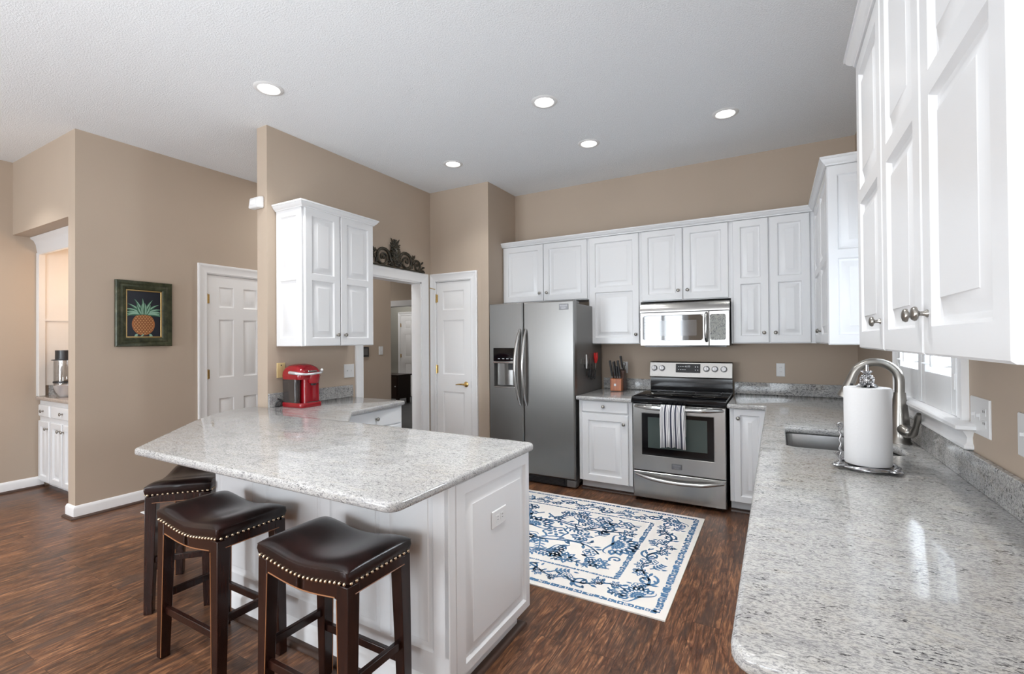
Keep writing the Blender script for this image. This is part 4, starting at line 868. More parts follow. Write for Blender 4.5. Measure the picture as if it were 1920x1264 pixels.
b.tube(hp, [.013, .013, .011, .009, .009, .009, .011, .010], 10, flat=1.0); b.build('lift_handle', M_silver, cm, smooth=60)
MB().ball((-3.262, 2.60, 1.192), .011).build('button', M_plate, cm)
MB().box(-3.278, 2.48, 1.178, -3.272, 2.56, 1.190).build('emblem_bar', M_chrome, cm, bevel=.002)
MB().box(-3.300, 2.49, GZ1+.037, -3.277, 2.60, GZ1+.042).build('drip_tray', M_dkplastic, cm, bevel=.003)
MB().tube([(-3.528, 2.44, GZ1+.03), (-3.538, 2.41, GZ1+.05), (-3.540, 2.38, GZ1+.03), (-3.532, 2.37, GZ1+.006), (-3.525, 2.40, GZ1+.006), (-3.535, 2.43, GZ1+.05), (-3.543, 2.395, GZ1+.065)], .006, 8).build('power_cord', M_dkplastic, cm, smooth=60)
# ================================================================= NICHE (dry bar at the left)
nc = thing('bar_cabinet', 'white bar cabinet with brown granite top in the recess at far left', 'cabinet', (-5.8, 2.0, 0))
nY = 1.775
b = MB().box(XFL+.003, nY, .06, XL-.140, 2.378, .868); b.box(XFL+.003, nY+.07, 0, XL-.140, 2.378, .06); b.build('body', M_white, nc, smooth=0)
frNi = Fr((0, nY, 0), X_, -Y_)
drawer_front(nc, frNi, -6.405, .705, -6.125, .825, (-6.27, .765)); drawer_front(nc, frNi, -6.085, .705, -5.52, .825, (-5.80, .765)); drawer_front(nc, frNi, -5.48, .705, -5.14, .825, (-5.31, .765))
for a, c, kx in ((-6.405, -6.135, -6.165), (-6.098, -5.83, -5.86), (-5.80, -5.53, -5.77), (-5.48, -5.14, -5.17)): cab_door(nc, frNi, a, .075, c, .665, None, (kx, .60), rail=.05)
slab(rounded([(XFL+.001, nY-.035), (XL-.138, nY-.035), (XL-.138, 2.379), (XFL+.001, 2.379)], {}), [], .868, .905, .012).build('granite_top', M_granite_brown, nc)
MB().box(XFL+.004, nY+.06, .905, XFL+.022, 2.37, 1.005).box(XFL+.02, 2.36, .905, XL-.14, 2.378, 1.005).build('backsplash', M_granite_edge, nc, smooth=0)
hs = thing('built_in_hutch', 'white built-in frame with crown around the lit recess at far left', 'hutch', (-5.8, 2.0, .905))
MB().box(XFL+.001, nY-.012, 1.007, XFL+.020, 2.34, 2.476).box(XFL+.001, nY-.016, .906, XFL+.030, nY+.03, 2.476).build('side_panel', M_warmwhite, hs, smooth=0)
MB().box(XFL+.001, nY-.030, .906, XFL+.014, nY-.004, 2.33).build('stile', M_white, hs, smooth=0)
b = MB().loft([[(x, nY-.075, 2.476), (x, nY-.070, 2.462), (x, nY-.050, 2.448), (x, nY-.034, 2.41), (x, nY-.025, 2.35), (x, nY-.018, 2.315), (x, nY+.01, 2.315), (x, nY+.01, 2.476)] for x in (XFL+.001, XL-.139)]); b.build('crown', M_white, hs, smooth=40)
b = MB().box(XFL+.020, nY+.02, 1.655, XFL+.034, 2.35, 1.675); b.box(XFL+.02, 2.345, 1.655, XL-.14, 2.36, 1.675); b.build('ledge', M_warmwhite, hs, smooth=0)
l = bpy.data.lights.new('niche_lamp', 'POINT'); l.energy = 4.5; l.color = (1, .72, .48); l.shadow_soft_size = .05; lo = bpy.data.objects.new('niche_lamp', l); lo.location = (-5.75, 2.15, 2.05); C.objects.link(lo)
gd = thing('drink_dispenser', 'clear drink dispenser with dark lid on the brown granite bar', 'drink dispenser', (-6.235, 1.905, .905))
MB().lathe([(.058, .0), (.066, .006), (.072, .018), (.070, .024), (.083, .030), (.083, .355), (.080, .355), (.080, .034), (.0001, .032)], (-6.235, 1.905, .906), Z_, 24, cap=False).build('jar', M_clear, gd, smooth=50)
MB().lathe([(.0001, .352), (.098, .352), (.098, .360), (.072, .362), (.072, .452), (.0001, .452)], (-6.235, 1.905, .906), Z_, 24).build('lid', M_dkplastic, gd)
MB().lathe([(.084, .125), (.088, .128), (.088, .142), (.084, .145)], (-6.235, 1.905, .906), Z_, 24, cap=False).build('band', M_dkplastic, gd)
MB().lathe([(.030, .001), (.066, .012), (.098, .058), (.094, .058), (.064, .016), (.0001, .006)], (-6.20, 1.86, .905), Z_, 24)
bw = MB().lathe([(.0001, .001), (.045, .001), (.075, .05), (.095, .115), (.090, .115), (.070, .05), (.042, .008), (.0001, .008)], (-6.055, 1.86, .905), Z_, 24, cap=False); tag(bw.build('bowl', M_silver, loc=(-6.055, 1.86, .905), smooth=50), 'grey metal bowl beside the drink dispenser on the bar', 'bowl')
sr = MB().lathe([(.0001, .001), (.06, .001), (.10, .012), (.098, .015), (.06, .004), (.0001, .004)], (-6.24, 1.775, .905), Z_, 24, cap=False)
# ================================================================= COUNTER STOOLS
def make_stool(label):
    o = thing('counter_stool', label, 'stool', (0, 0, 0), 'saddle-seat counter stools at the peninsula')
    hw, hd = .238, .148
    dip = lambda x: -.026*max(0, cos(pi*x/(2*hw)))**1.6
    # saddle cushion
    n, m_ = 22, 12; R = []
    def ring(k, z, sag, ins=0):
        a, c = hw-ins, hd-ins; P = rounded([(-a, -c), (a, -c), (a, c), (-a, c)], {0: .009, 1: .009, 2: .009, 3: .009}, 3)
        Q = []
        for i in range(len(P)):
            p, q = Vector(P[i]), Vector(P[(i+1) % len(P)]); Q.append(p)
            s_ = 1 if (i+1) % 4 else (16 if i % 8 == 3 else 10)
            for j in range(1, s_): Q.append(p+(q-p)*j/s_)
        return [(p.x, p.y, z+dip(p.x)*sag) for p in Q]
    b = MB(); b.loft([ring(0, .620, 1), ring(0, .628, 1, -.005), ring(0, .648, 1, -.008), ring(0, .662, 1, -.006)], cap=False)
    A_, C_ = hw+.006, hd+.006; sm = lambda v: 1-abs(v)**5; nx, ny = 28, 18
    us = [sin(pi/2*(-1+2*i/nx)) for i in range(nx+1)]; vs = [sin(pi/2*(-1+2*j/ny)) for j in range(ny+1)]
    tz = lambda u, v: .662+.030*(max(0, sm(u)*sm(v)))**.55+dip(u*A_)*(1+.45*(1-v*v))
    tp_ = [[(A_*u, C_*v, tz(u, v)) for u in us] for v in vs]
    b.loft(tp_, cap=False, close=False)
    b.build('seat_cushion', M_leather, o, local=True, smooth=50)
    b = MB(); 
    for sx, sy in ((-1, -1), (1, -1), (1, 1), (-1, 1)): b.tube([(sx*(hw-.002), sy*(hd-.002), .622), (sx*(hw+.0042), sy*(hd+.0042), .645), (sx*(hw+.0015), sy*(hd+.0015), .664)], .0022, 6)
    b.build('corner_seams', M_leather, o, local=True)
    b = MB(); P = [(-hw, -hd), (hw, -hd), (hw, hd), (-hw, hd)]
    for i in range(4):
        p, q = Vector(P[i]), Vector(P[(i+1) % 4]); k = int((q-p).length/.0235)
        nv = Vector(((q-p).y, -(q-p).x)).normalized()
        for j in range(k+1):
            c = p+(q-p)*(j+.5)/(k+1); b.lathe([(.0062, 0), (.0055, .003), (.003, .005), (.0001, .0055)], (c.x+nv.x*.004, c.y+nv.y*.004, .6225+dip(c.x)), (nv.x, nv.y, 0), 7)
    b.build('nailhead_trim', M_nail, o, local=True, smooth=60)
    # aprons with curved lower edges
    for sy in (-1, 1):
        b = MB(); xs = [-.205+.41*i/16 for i in range(17)]
        top = [(x, .620+dip(x)) for x in xs]; bot = [(x, .568+.8*dip(x)-(.012 if abs(x) > .19 else 0)) for x in xs]
        for i in range(16): b.hexa([(xs[i], sy*.136, bot[i][1]), (xs[i+1], sy*.136, bot[i+1][1]), (xs[i+1], sy*.1500, bot[i+1][1]), (xs[i], sy*.1500, bot[i][1]), (xs[i], sy*.136, top[i][1]), (xs[i+1], sy*.136, top[i+1][1]), (xs[i+1], sy*.1500, top[i+1][1]), (xs[i], sy*.1500, top[i][1])])
        a_ = b.build('apron', M_stoolwood, o, local=True, smooth=40)
        b = MB().tube([(x, sy*.1508, z+.003) for x, z in bot[1:-1]], .0022, 6); b.build('rubbed_edge', M_edgewear, a_, local=True)
    for sx in (-1, 1):
        b = MB().box(sx*.236-.010 if sx > 0 else -.240, -.12, .578, .240 if sx > 0 else -.226, .12, .618); a_ = b.build('apron', M_stoolwood, o, local=True, bevel=.002)
        MB().tube([(sx*.241, -.118, .580), (sx*.241, .118, .580)], .0016, 6).build('rubbed_edge', M_edgewear, a_, local=True)
    for sx in (-1, 1):
        for sy in (-1, 1):
            t_, f_ = .0265, .0195; tx, ty, fx, fy_ = sx*(hw-.024), sy*(hd-.024), sx*(hw-.014), sy*(hd-.012)
            b = MB().hexa([(fx+a*f_, fy_+c*f_, 0) for a, c in ((-1, -1), (1, -1), (1, 1), (-1, 1))]+[(tx+a*t_, ty+c*t_, .612+.0) for a, c in ((-1, -1), (1, -1), (1, 1), (-1, 1))])
            lg = b.build('leg', M_stoolwood, o, local=True, bevel=.003)
            e = MB(); e.tube([(fx-sx*f_, fy_+sy*f_, .01), (tx-sx*t_, ty+sy*t_, .560)], .0020, 6); e.build('rubbed_edge', M_edgewear, lg, local=True)
    for sy in (-1, 1): MB().box(-.215, sy*.130-.010, .198, .215, sy*.130+.010, .230).build('stretcher', M_stoolwood, o, local=True, bevel=.003)
    for sx in (-1, 1): MB().box(sx*.220-.010, -.125, .262, sx*.220+.010, .125, .294).build('stretcher', M_stoolwood, o, local=True, bevel=.003)
    return o
s1 = make_stool('dark leather counter stool nearest the viewer, in front of the wide peninsula side'); s1.location = (-1.468, 1.224, 0)
s2 = copy_tree(s1); s2.location = (-2.213, 1.219, 0); s2['label'] = 'middle dark leather counter stool, between the nearest stool and the one under the counter tip'
s3 = copy_tree(s1); s3.location = (-2.960, 1.470, 0); s3.rotation_euler = (0, 0, atan2(.677, -.735)+pi); s3['label'] = 'dark leather counter stool farthest left, tucked at an angle under the counter tip'
# ================================================================= RUG
RX0, RX1, RY0, RY1 = -2.80, -.50, 2.43, 3.955
rg = MB(); rg.k = 0
edge = [(RX0, RY0), (RX1, RY0), (RX1, RY1), (RX0, RY1)]
rg.loft([[(x, y, 0.0005) for x, y in edge], [(x, y, .0075) for x, y in edge]])
rg.k = 1; RZ = .0082
rnd = random.Random(11)
def rface(P, lift=0): 
    rg.face([(x, y, RZ+lift) for x, y in P])
def V2(x, y): return Vector((x, y))
def stroke(P, w, w1=None, lift=0):
    w1 = w if w1 is None else w1; w, w1 = w*1.45, w1*1.45; P = [Vector(p) for p in P]; n = len(P); w1 = w if w1 is None else w1; L = []; Rr = []
    for i, p in enumerate(P):
        d = (P[min(i+1, n-1)]-P[max(i-1, 0)]); 
        if d.length < 1e-6: d = V2(1, 0)
        d.normalize(); q = V2(-d.y, d.x)*(w+(w1-w)*i/(n-1))/2; L.append(p+q); Rr.append(p-q)
    for i in range(n-1): rface([Rr[i], Rr[i+1], L[i+1], L[i]], lift)
def bez(a, c1, c2, e, n=12):
    a, c1, c2, e = map(Vector, (a, c1, c2, e)); return [a*(1-t)**3+c1*3*t*(1-t)**2+c2*3*t*t*(1-t)+e*t**3 for t in [i/n for i in range(n+1)]]
def leaf2(p, ang, L, W, lift=0, k=None):
    if not lift: L *= 1.15; W *= 1.15
    u = V2(cos(ang), sin(ang)); v_ = V2(-u.y, u.x); p = Vector(p)
    rface([p, p+u*L*.3+v_*W*.42, p+u*L*.62+v_*W*.40, p+u*L, p+u*L*.62-v_*W*.40, p+u*L*.3-v_*W*.42], lift)
def disc(c, r, lift=0, n=10, sy=1):
    rface([(c[0]+r*cos(2*pi*i/n), c[1]+r*sy*sin(2*pi*i/n)) for i in range(n)], lift)
def cream(f, *a, **k): rg.k = 0; f(*a, **k); rg.k = 1
def daisy(c, r, n=8):
    c = Vector(c)
    for i in range(n):
        a = 2*pi*i/n+.2; leaf2(c+V2(cos(a), sin(a))*r*.22, a, r*.78, r*.52)
        cream(leaf2, c+V2(cos(a), sin(a))*r*.55, a, r*.30, r*.16, lift=.0003)
    cream(disc, c, r*.26, .0003); disc(c, r*.16, .0006)
def ringflower(c, r):
    c = Vector(c); P = [c+V2(cos(a), sin(a))*r*(1+.10*sin(6*a)) for a in [2*pi*i/30 for i in range(31)]]; stroke(P, r*.13)
    for i in range(6):
        a = 2*pi*i/6; leaf2(c+V2(cos(a), sin(a))*r*.25, a, r*.55, r*.34)
    disc(c, r*.17)
def palmette(c, r, ang):
    c = Vector(c); n = 9
    for i in range(n):
        a = ang+(i-(n-1)/2)*.345; leaf2(c+V2(cos(a), sin(a))*r*.55, a, r*.52, r*.36); cream(leaf2, c+V2(cos(a), sin(a))*r*.70, a, r*.24, r*.12, lift=.0003)
        leaf2(c+V2(cos(a), sin(a))*r*.27, a, r*.24, r*.15)
    stroke([c+V2(cos(ang+t), sin(ang+t))*r*.22 for t in [-1.9+.38*i for i in range(11)]], r*.10)
    disc(c, r*.13)
    for s_ in (-1, 1): stroke(bez(c-V2(cos(ang), sin(ang))*r*.05, c+V2(cos(ang+s_*1.9), sin(ang+s_*1.9))*r*.5, c+V2(cos(ang+s_*2.0), sin(ang+s_*2.0))*r*1.0, c+V2(cos(ang+s_*1.6), sin(ang+s_*1.6))*r*1.05), r*.09, r*.03)
def fern(a, c1, c2, e, n=9, L=.045):
    P = bez(a, c1, c2, e, 2*n); stroke(P, .008, .004)
    for i in range(2, 2*n, 2):
        d = (P[i+1]-P[i-1]).normalized(); an = atan2(d.y, d.x)
        for s_ in (-1, 1): leaf2(P[i], an+s_*.95, L*(1.15-.5*i/(2*n)), .016)
def vine(a, c1, c2, e, w=.012, leaves=5, sz=.045):
    P = bez(a, c1, c2, e, 22); stroke(P, w, w*.55)
    for k in range(leaves):
        i = 2+int((len(P)-4)*(k+.5)/leaves); d = (P[i+1]-P[i-1]).normalized(); an = atan2(d.y, d.x); s_ = 1 if k % 2 else -1
        q = P[i]+V2(cos(an+s_*1.0), sin(an+s_*1.0))*sz*.5; stroke([P[i], q], .006); leaf2(q-(q-P[i])*.2, an+s_*(.6+.5*rnd.random()), sz, sz*.5)
def scroll(c, r, a0, sg=1, turns=1.1, w=.012):
    c = Vector(c); P = []
    for i in range(24):
        t = i/23; a = a0+sg*2*pi*turns*t; P.append(c+V2(cos(a), sin(a))*r*(1-.80*t))
    stroke(P, w, w*.7); disc(P[-1], w*.95)
def band(x0, y0, x1, y1, w):     # mottled stripe
    d = V2(x1-x0, y1-y0); L = d.length; d.normalize(); v_ = V2(-d.y, d.x); t = 0
    while t < L-.004:
        s_ = min(.010+.026*rnd.random(), L-t); a = V2(x0, y0)+d*t; h0 = w*(-.5+.22*rnd.random()*(rnd.random() < .6)); h1 = w*(.5-.22*rnd.random()*(rnd.random() < .6)); sk = w*.35*(rnd.random()-.5)
        rface([a+v_*h0, a+d*s_+v_*(h0+.1*sk), a+d*(s_+sk)+v_*h1, a+v_*h1+d*sk]); 
        if rnd.random() < .55 and s_ > .015:
            q = a+d*s_*.5+v_*(w*.25*(rnd.random()-.5)); cream(disc, q, w*(.12+.14*rnd.random()), .0004, 6)
        t += s_+.0015+.003*rnd.random()
def stripe_frame(i, w):
    band(RX0+i, RY0+i, RX1-i, RY0+i, w*.7); band(RX1-i, RY0+i, RX1-i, RY1-i, w); band(RX1-i, RY1-i, RX0+i, RY1-i, w*.7); band(RX0+i, RY1-i, RX0+i, RY0+i, w)
stripe_frame(.052, .042)
ix0, ix1, iy0, iy1 = RX0+.34, RX1-.34, RY0+.285, RY1-.285
band(ix0, iy0, ix1, iy0, .018); band(ix1, iy0, ix1, iy1, .036); band(ix1, iy1, ix0, iy1, .018); band(ix0, iy1, ix0, iy0, .036)
# border florals
def border(A, B, W, n):
    A, B = Vector(A), Vector(B); d = (B-A)/n; u = d.normalized(); v_ = V2(-u.y, u.x)
    for k in range(n):
        p = A+d*k; daisy(p+d*.80-v_*(1 if k % 2 else -1)*W*.26, W*.19, 6); s_ = 1 if k % 2 else -1; L = d.length
        vine(p, p+u*L*.33+v_*s_*W*.75, p+u*L*.66-v_*s_*W*.75, p+d, .013, 6, .042)
        scroll(p+u*L*.30+v_*s_*W*.12, W*.34, 1.2+k, s_, 1.1, .011); daisy(p+u*L*.52-v_*s_*W*.16, W*.23, 7); fern(p+u*L*.72+v_*s_*W*.05, p+u*L*.80+v_*s_*W*.22, p+u*L*.92+v_*s_*W*.34, p+u*L*1.0+v_*s_*W*.36, 5, .035)
        for q in range(7): a = 2.6*q; leaf2(p+u*L*(.06+.14*q)+v_*W*.36*cos(a*1.7), a, .034, .016)
        ringflower(p+u*L*.02, W*.17)
bi = .18
border((RX0+.25, RY0+bi), (RX1-.25, RY0+bi), .18, 5); border((RX1-.25, RY1-bi), (RX0+.25, RY1-bi), .18, 5)
border((RX1-.20, RY0+.26), (RX1-.20, RY1-.26), .21, 3); border((RX0+.20, RY1-.26), (RX0+.20, RY0+.26), .21, 3)
for cx, cy, a in ((RX1-.17, RY0+.16, 2.36), (RX1-.17, RY1-.16, -2.36), (RX0+.17, RY0+.16, .78), (RX0+.17, RY1-.16, -.78)): palmette((cx, cy), .10, a)
# field florals, mirrored left to right
mxr = (RX0+RX1)/2; cyr = (RY0+RY1)/2
def both(f):
    global MIR
    f(lambda x, y: V2(mxr+x, cyr+y), 0); f(lambda x, y: V2(mxr-x, cyr+y), 1)
def fld(T, mir):
    A = (lambda a: pi-a) if mir else (lambda a: a)
    palmette(T(.66, -.02), .155, A(0)); palmette(T(.30, .26), .10, A(.6)); palmette(T(.30, -.30), .10, A(-.5))
    daisy(T(.52, .27), .085); daisy(T(.44, -.36), .075); daisy(T(.10, -.22), .075, 9); daisy(T(.66, -.34), .07); daisy(T(.42, .0), .08, 6); daisy(T(.28, .40), .065); ringflower(T(.46, .37), .06); daisy(T(.70, .20), .06, 6); fern(T(.50, .04), T(.56, .10), T(.56, .20), T(.50, .26), 6); fern(T(.24, .12), T(.30, .06), T(.36, .06), T(.40, .10), 6); fern(T(.54, -.28), T(.60, -.30), T(.62, -.36), T(.58, -.44), 6); vine(T(.02, .30), T(.1, .22), T(.2, .18), T(.36, .17), .012, 5, .045); vine(T(.3, -.10), T(.4, -.12), T(.46, -.08), T(.52, -.10), .010, 4, .04)
    ringflower(T(.22, -.02), .085); ringflower(T(.64, .34), .06); ringflower(T(.17, .37), .055); ringflower(T(.56, -.22), .045)
    vine(T(.02, -.10), T(.2, -.30), T(.4, .05), T(.62, -.22), .016, 8, .05); vine(T(.0, .12), T(.2, .30), T(.32, -.02), T(.72, .24), .016, 8, .05)
    vine(T(.1, .36), T(.3, .45), T(.4, .25), T(.75, .38), .011, 6, .04); vine(T(.05, -.38), T(.3, -.25), T(.45, -.45), T(.74, -.38), .011, 6, .04); vine(T(.48, .10), T(.55, .22), T(.66, .18), T(.76, .16), .011, 4, .04)
    fern(T(.16, -.16), T(.22, -.28), T(.26, -.36), T(.20, -.42), 8); fern(T(.40, -.18), T(.34, -.26), T(.34, -.36), T(.40, -.43), 8); fern(T(.36, .10), T(.44, .12), T(.46, .22), T(.40, .30), 7); fern(T(.06, .24), T(.14, .22), T(.2, .28), T(.14, .40), 7)
    for k in range(20): leaf2(T(.06+.7*rnd.random(), -.42+.84*rnd.random()), 6.28*rnd.random(), .042, .022)
    scroll(T(.72, .30), .05, A(1), -1 if mir else 1, 1, .011); scroll(T(.74, -.24), .045, A(4), 1 if mir else -1, 1, .011); scroll(T(.56, .13), .045, A(2), 1, 1, .010)
both(fld)
palmette((mxr, cyr+.03), .15, pi/2); palmette((mxr, cyr-.12), .12, -pi/2)
tag(rg.build('area_rug', [M_rug, M_rugblue], loc=(mxr, cyr, 0), smooth=0, weld=False), 'cream rug with blue floral scrolls on the plank floor before the stove', 'rug')
# ================================================================= PICTURE
pc = thing('framed_picture', 'green framed pineapple painting on the tan wall at left', 'picture', (XL, 2.057, 1.68))
frPc = Fr((XL, 0, 0), Y_, X_); y0, y1, z0, z1 = 1.840, 2.274, 1.394, 1.976
PF = [(0, 0), (0, .022), (.006, .028), (.016, .028), (.036, .020), (.050, .026), (.066, .022), (.078, .010), (.082, .010), (.082, 0)]
b = MB(); rings = []
for k, (y, z, sy, sz) in enumerate(((y0, z0, 1, 1), (y1, z0, -1, 1), (y1, z1, -1, -1), (y0, z1, 1, -1))): rings.append([frPc.p(y+sy*q, z+sz*q, d+.001) for q, d in PF])
b.loft(rings+[rings[0]], cap=False); b.build('frame', M_frame, pc, smooth=35)
b = MB(); rings = [[frPc.p(y+sy*q, z+sz*q, d) for q, d in ((.080, .004), (.080, .013), (.086, .013), (.090, .006))] for (y, z, sy, sz) in ((y0, z0, 1, 1), (y1, z0, -1, 1), (y1, z1, -1, -1), (y0, z1, 1, -1))]
b.loft(rings+[rings[0]], cap=False); b.build('gilt_lip', M_gold, pc, smooth=0)
b = MB(); b.box(XL+.001, y0+.078, z0+.078, XL+.006, y1-.078, z1-.078)
def pf(k, P, lift=0): b.k = k; b.face([frPc.p(y, z, .0064+lift) for y, z in P])
py, pz, pa, pbz = 2.052, 1.592, .088, .098
el = lambda a, k=1: (py+pa*k*cos(a), pz+pbz*k*sin(a))
pf(1, [el(2*pi*i/28) for i in range(28)])
for i in range(-6, 7):
    for j in range(-8, 9):
        y, z = py+.023*(i+.5*(j % 2)), pz+.0165*j
        if ((y-py)/pa)**2+((z-pz)/pbz)**2 < .86:
            pf(3, [(y-.0118, z), (y, z-.0125), (y+.0118, z), (y, z+.0125)], .0003); pf(2, [(y-.0075, z+.0005), (y, z-.0070), (y+.0075, z+.0005), (y, z+.0080)], .0005); pf(3, [(y-.0026, z), (y, z-.003), (y+.0026, z), (y, z+.003)], .0007)
def pleaf(y, z, a, L, W, bend, k, lift):
    P = []; Q = []
    for i in range(7):
        t = i/6; an = a+bend*t; y += L/6*cos(an) if i else 0; z += L/6*sin(an) if i else 0; w_ = W*(sin(pi*(.15+.85*t)))*.5*(1-.3*t); P.append((y-w_*sin(an), z+w_*cos(an))); Q.append((y+w_*sin(an), z-w_*cos(an)))
    pf(k, P+Q[::-1], lift)
rp = random.Random(5)
LV = [(90, .150, .10), (80, .155, -.45), (100, .155, .45), (68, .150, -.8), (112, .150, .8), (56, .145, -1.1), (124, .145, 1.1), (44, .135, -1.2), (136, .135, 1.2), (32, .120, -1.1), (148, .120, 1.1), (20, .105, -.9), (160, .105, .9), (75, .11, .5), (105, .11, -.5), (60, .10, .3), (120, .10, -.3)]
for k, (a, L, bend) in enumerate(LV):
    yy = py+.038*cos(radians(a)); pleaf(yy, pz+.086, radians(a), L, .030, bend, 5, .0004+.0001*k); pleaf(yy+.002, pz+.090, radians(a), L*.95, .013, bend, 4, .0009+.0001*k)
for a in (200, 215, 325, 340, 270): pleaf(py+.055*cos(radians(a)), pz-.086, radians(a+(20 if a < 270 else -20)), .045, .012, .9 if a < 270 else -.9, 4, .001)
b.build('canvas', [M_canvas, M_pin1, M_pin2, M_pin3, M_leaf1, M_leaf2], pc, smooth=0, weld=False)
# ================================================================= PINEAPPLE SCROLL OVER THE DOORWAY
oz = OP[2]+.106; ox = XD+.018; oy = 3.766
orn = thing('pineapple_wall_ornament', 'dark bronze pineapple scroll ornament standing on the doorway casing', 'ornament', (XD, oy, oz))
MB().box(XD+.001, oy-.475, oz+.0005, XD+.034, oy+.478, oz+.016).build('base_bar', M_bronze, orn, bevel=.003)
def spir(c, r0, r1, a0, a1, n=26): return [(ox, c[0]+(r0+(r1-r0)*i/n)*cos(radians(a0+(a1-a0)*i/n)), c[1]+(r0+(r1-r0)*i/n)*sin(radians(a0+(a1-a0)*i/n))) for i in range(n+1)]
for sg in (-1, 1):
    b = MB(); Mi = lambda P: [(x, oy+sg*(y-oy), z) for x, y, z in P]
    b.tube(Mi(spir((oy+.175, oz+.092), .108, .026, 178, -400)), [.017-.008*i/26 for i in range(27)], 8)
    b.tube(Mi([(ox, oy+.05, oz+.06), (ox, oy+.068, oz+.09), (ox, oy+.068, oz+.11)]), [.02, .018, .017], 8)
    b.tube(Mi(spir((oy+.355, oz+.068), .068, .018, 170, -330)), [.014-.006*i/26 for i in range(27)], 8)
    b.ball((ox+.004, oy+sg*.175, oz+.092), .019, 10, 6); b.ball((ox+.003, oy+sg*.355, oz+.068), .013, 8, 5); b.build('scroll', M_bronze, orn, smooth=60)
    b = MB()
    for (y, z, a, L, W) in ((.29, .135, 60, .06, .03), (.30, .13, 110, .055, .028), (.265, .15, 20, .06, .028), (.10, .03, 150, .07, .03), (.08, .05, 40, .06, .026), (.25, .03, 60, .07, .03), (.28, .03, 120, .06, .026), (.44, .06, 10, .05, .024), (.43, .10, 50, .045, .022), (.44, .03, -15, .045, .022), (.405, .03, 30, .05, .024)):
        u = Vector((0, sg*cos(radians(a)), sin(radians(a)))); c = Vector((ox, oy+sg*y, oz+z)); v_ = Vector((0, -u.z, u.y))
        b.loft([[c+u*L*t+v_*W*.5*w_*cos(q)+X_*.009*sin(q)*(.4+w_) for q in [2*pi*i/8 for i in range(8)]] for t, w_ in ((0, .3), (.25, .8), (.5, 1), (.75, .7), (1, .06))])
    b.build('acanthus_leaves', M_bronze, orn, smooth=60)
b = MB().lathe([(.028, .02), (.050, .05), (.060, .10), (.060, .15), (.050, .20), (.034, .225)], (ox, oy, oz), Z_, 16)
for i in range(8):
    for j in range(10):
        a = 2*pi*(j+.5*(i % 2))/10; z = .045+i*.022; r = .052+.010*sin(pi*i/7); b.ball((ox+r*cos(a)*.9, oy+r*sin(a), oz+z), .010, 6, 4)
b.build('pineapple', M_bronze, orn, smooth=60)
b = MB()
for k, (a, L, bz, z) in enumerate([(90, .10, 0, .215), (60, .09, -.7, .21), (120, .09, .7, .21), (48, .075, -.5, .20), (132, .075, .5, .20), (75, .11, -.5, .225), (105, .11, .5, .225), (35, .05, -.9, .19), (145, .05, .9, .19), (80, .06, 1.2, .26), (100, .06, -1.2, .26)]):
    y, zz = oy+.025*cos(radians(a)), oz+z; P = [(ox+.004*(k % 3), y, zz)]
    for i in range(1, 6): an = radians(a)+bz*i/5; y += L/5*cos(an); zz += L/5*sin(an); P.append((ox+.004*(k % 3), y, zz))
    b.tube(P, [.010, .013, .013, .011, .008, .002], 7)
b.build('crown_leaves', M_bronze, orn, smooth=60)
b = MB()
for k in range(10):
    a = radians(18*k+9); u = Vector((0, cos(a), sin(a)*.75)); v_ = Vector((0, -u.z, u.y)); c = Vector((ox+.004, oy, oz+.022))
    b.loft([[c+u*.085*t+v_*.016*w_*cos(q)+X_*.012*sin(q) for q in [2*pi*i/8 for i in range(8)]] for t, w_ in ((.1, .5), (.45, 1), (.8, .8), (1, .08))])
b.build('leaf_collar', M_bronze, orn, smooth=60)
# ================================================================= PLATES, OUTLETS, SENSOR
def plate(name, label, cat, fr, a0, b0, a1, b1, kind, m=None, group=None):
    o = thing(name, label, cat, fr.p((a0+a1)/2, (b0+b1)/2, 0), group); m = m or M_plate
    b = MB(); panel_door(b, fr, a0, b0, a1, b1, .006, [], ch=.003, base=.0005); b.build('cover_plate', m, o, smooth=0)
    def bx(c, d, w_, h, t, mm, nm): MB().hexa([fr.p(c+sx*w_/2, d+sz*h/2, q) for sz in (-1, 1) for sx, q in ((-1, .005), (1, .005), (1, .0065+t), (-1, .0065+t))]).build(nm, mm, o, smooth=0)
    ca, cb = (a0+a1)/2, (b0+b1)/2
    def outlet(c, d, horiz=False):
        for s_ in (-1, 1):
            e, f = (c+s_*.020, d) if horiz else (c, d+s_*.020); bx(e, f, .030 if not horiz else .024, .024 if not horiz else .030, .0015, m, 'receptacle')
            for t in (-1, 1):
                g, h = (e, f+t*.006) if horiz else (e+t*.006, f); bx(g+(.003 if horiz else 0), h+(0 if horiz else .003), .002 if not horiz else .008, .008 if not horiz else .002, .0022, M_slot, 'slot')
    def toggle(c, d): bx(c, d, .010, .024, .001, m, 'toggle_frame'); bx(c, d+.004, .006, .010, .009, m, 'toggle')
    W = a1-a0
    if kind == 'O': outlet(ca, cb)
    elif kind == 'H': outlet(ca, cb, True)
    elif kind == 'T': toggle(ca, cb)
    elif kind == 'TT': toggle(ca-.023, cb); toggle(ca+.023, cb)
    elif kind == 'OTT': toggle(ca-.046, cb); toggle(ca, cb); outlet(ca+.046, cb)
    elif kind == 'J': bx(ca, b1-.02, .010, .010, .001, M_slot, 'screw')
    return o
plate('wall_outlet', 'white outlet on the tan wall right of the stove', 'outlet', Fr((0, YB, 0), X_, -Y_), .0, 1.068, .071, 1.190, 'O')
plate('wall_outlet', 'white outlet plate partly hidden behind the knife block', 'outlet', Fr((0, YB, 0), X_, -Y_), -1.462, 1.062, -1.388, 1.184, 'O')
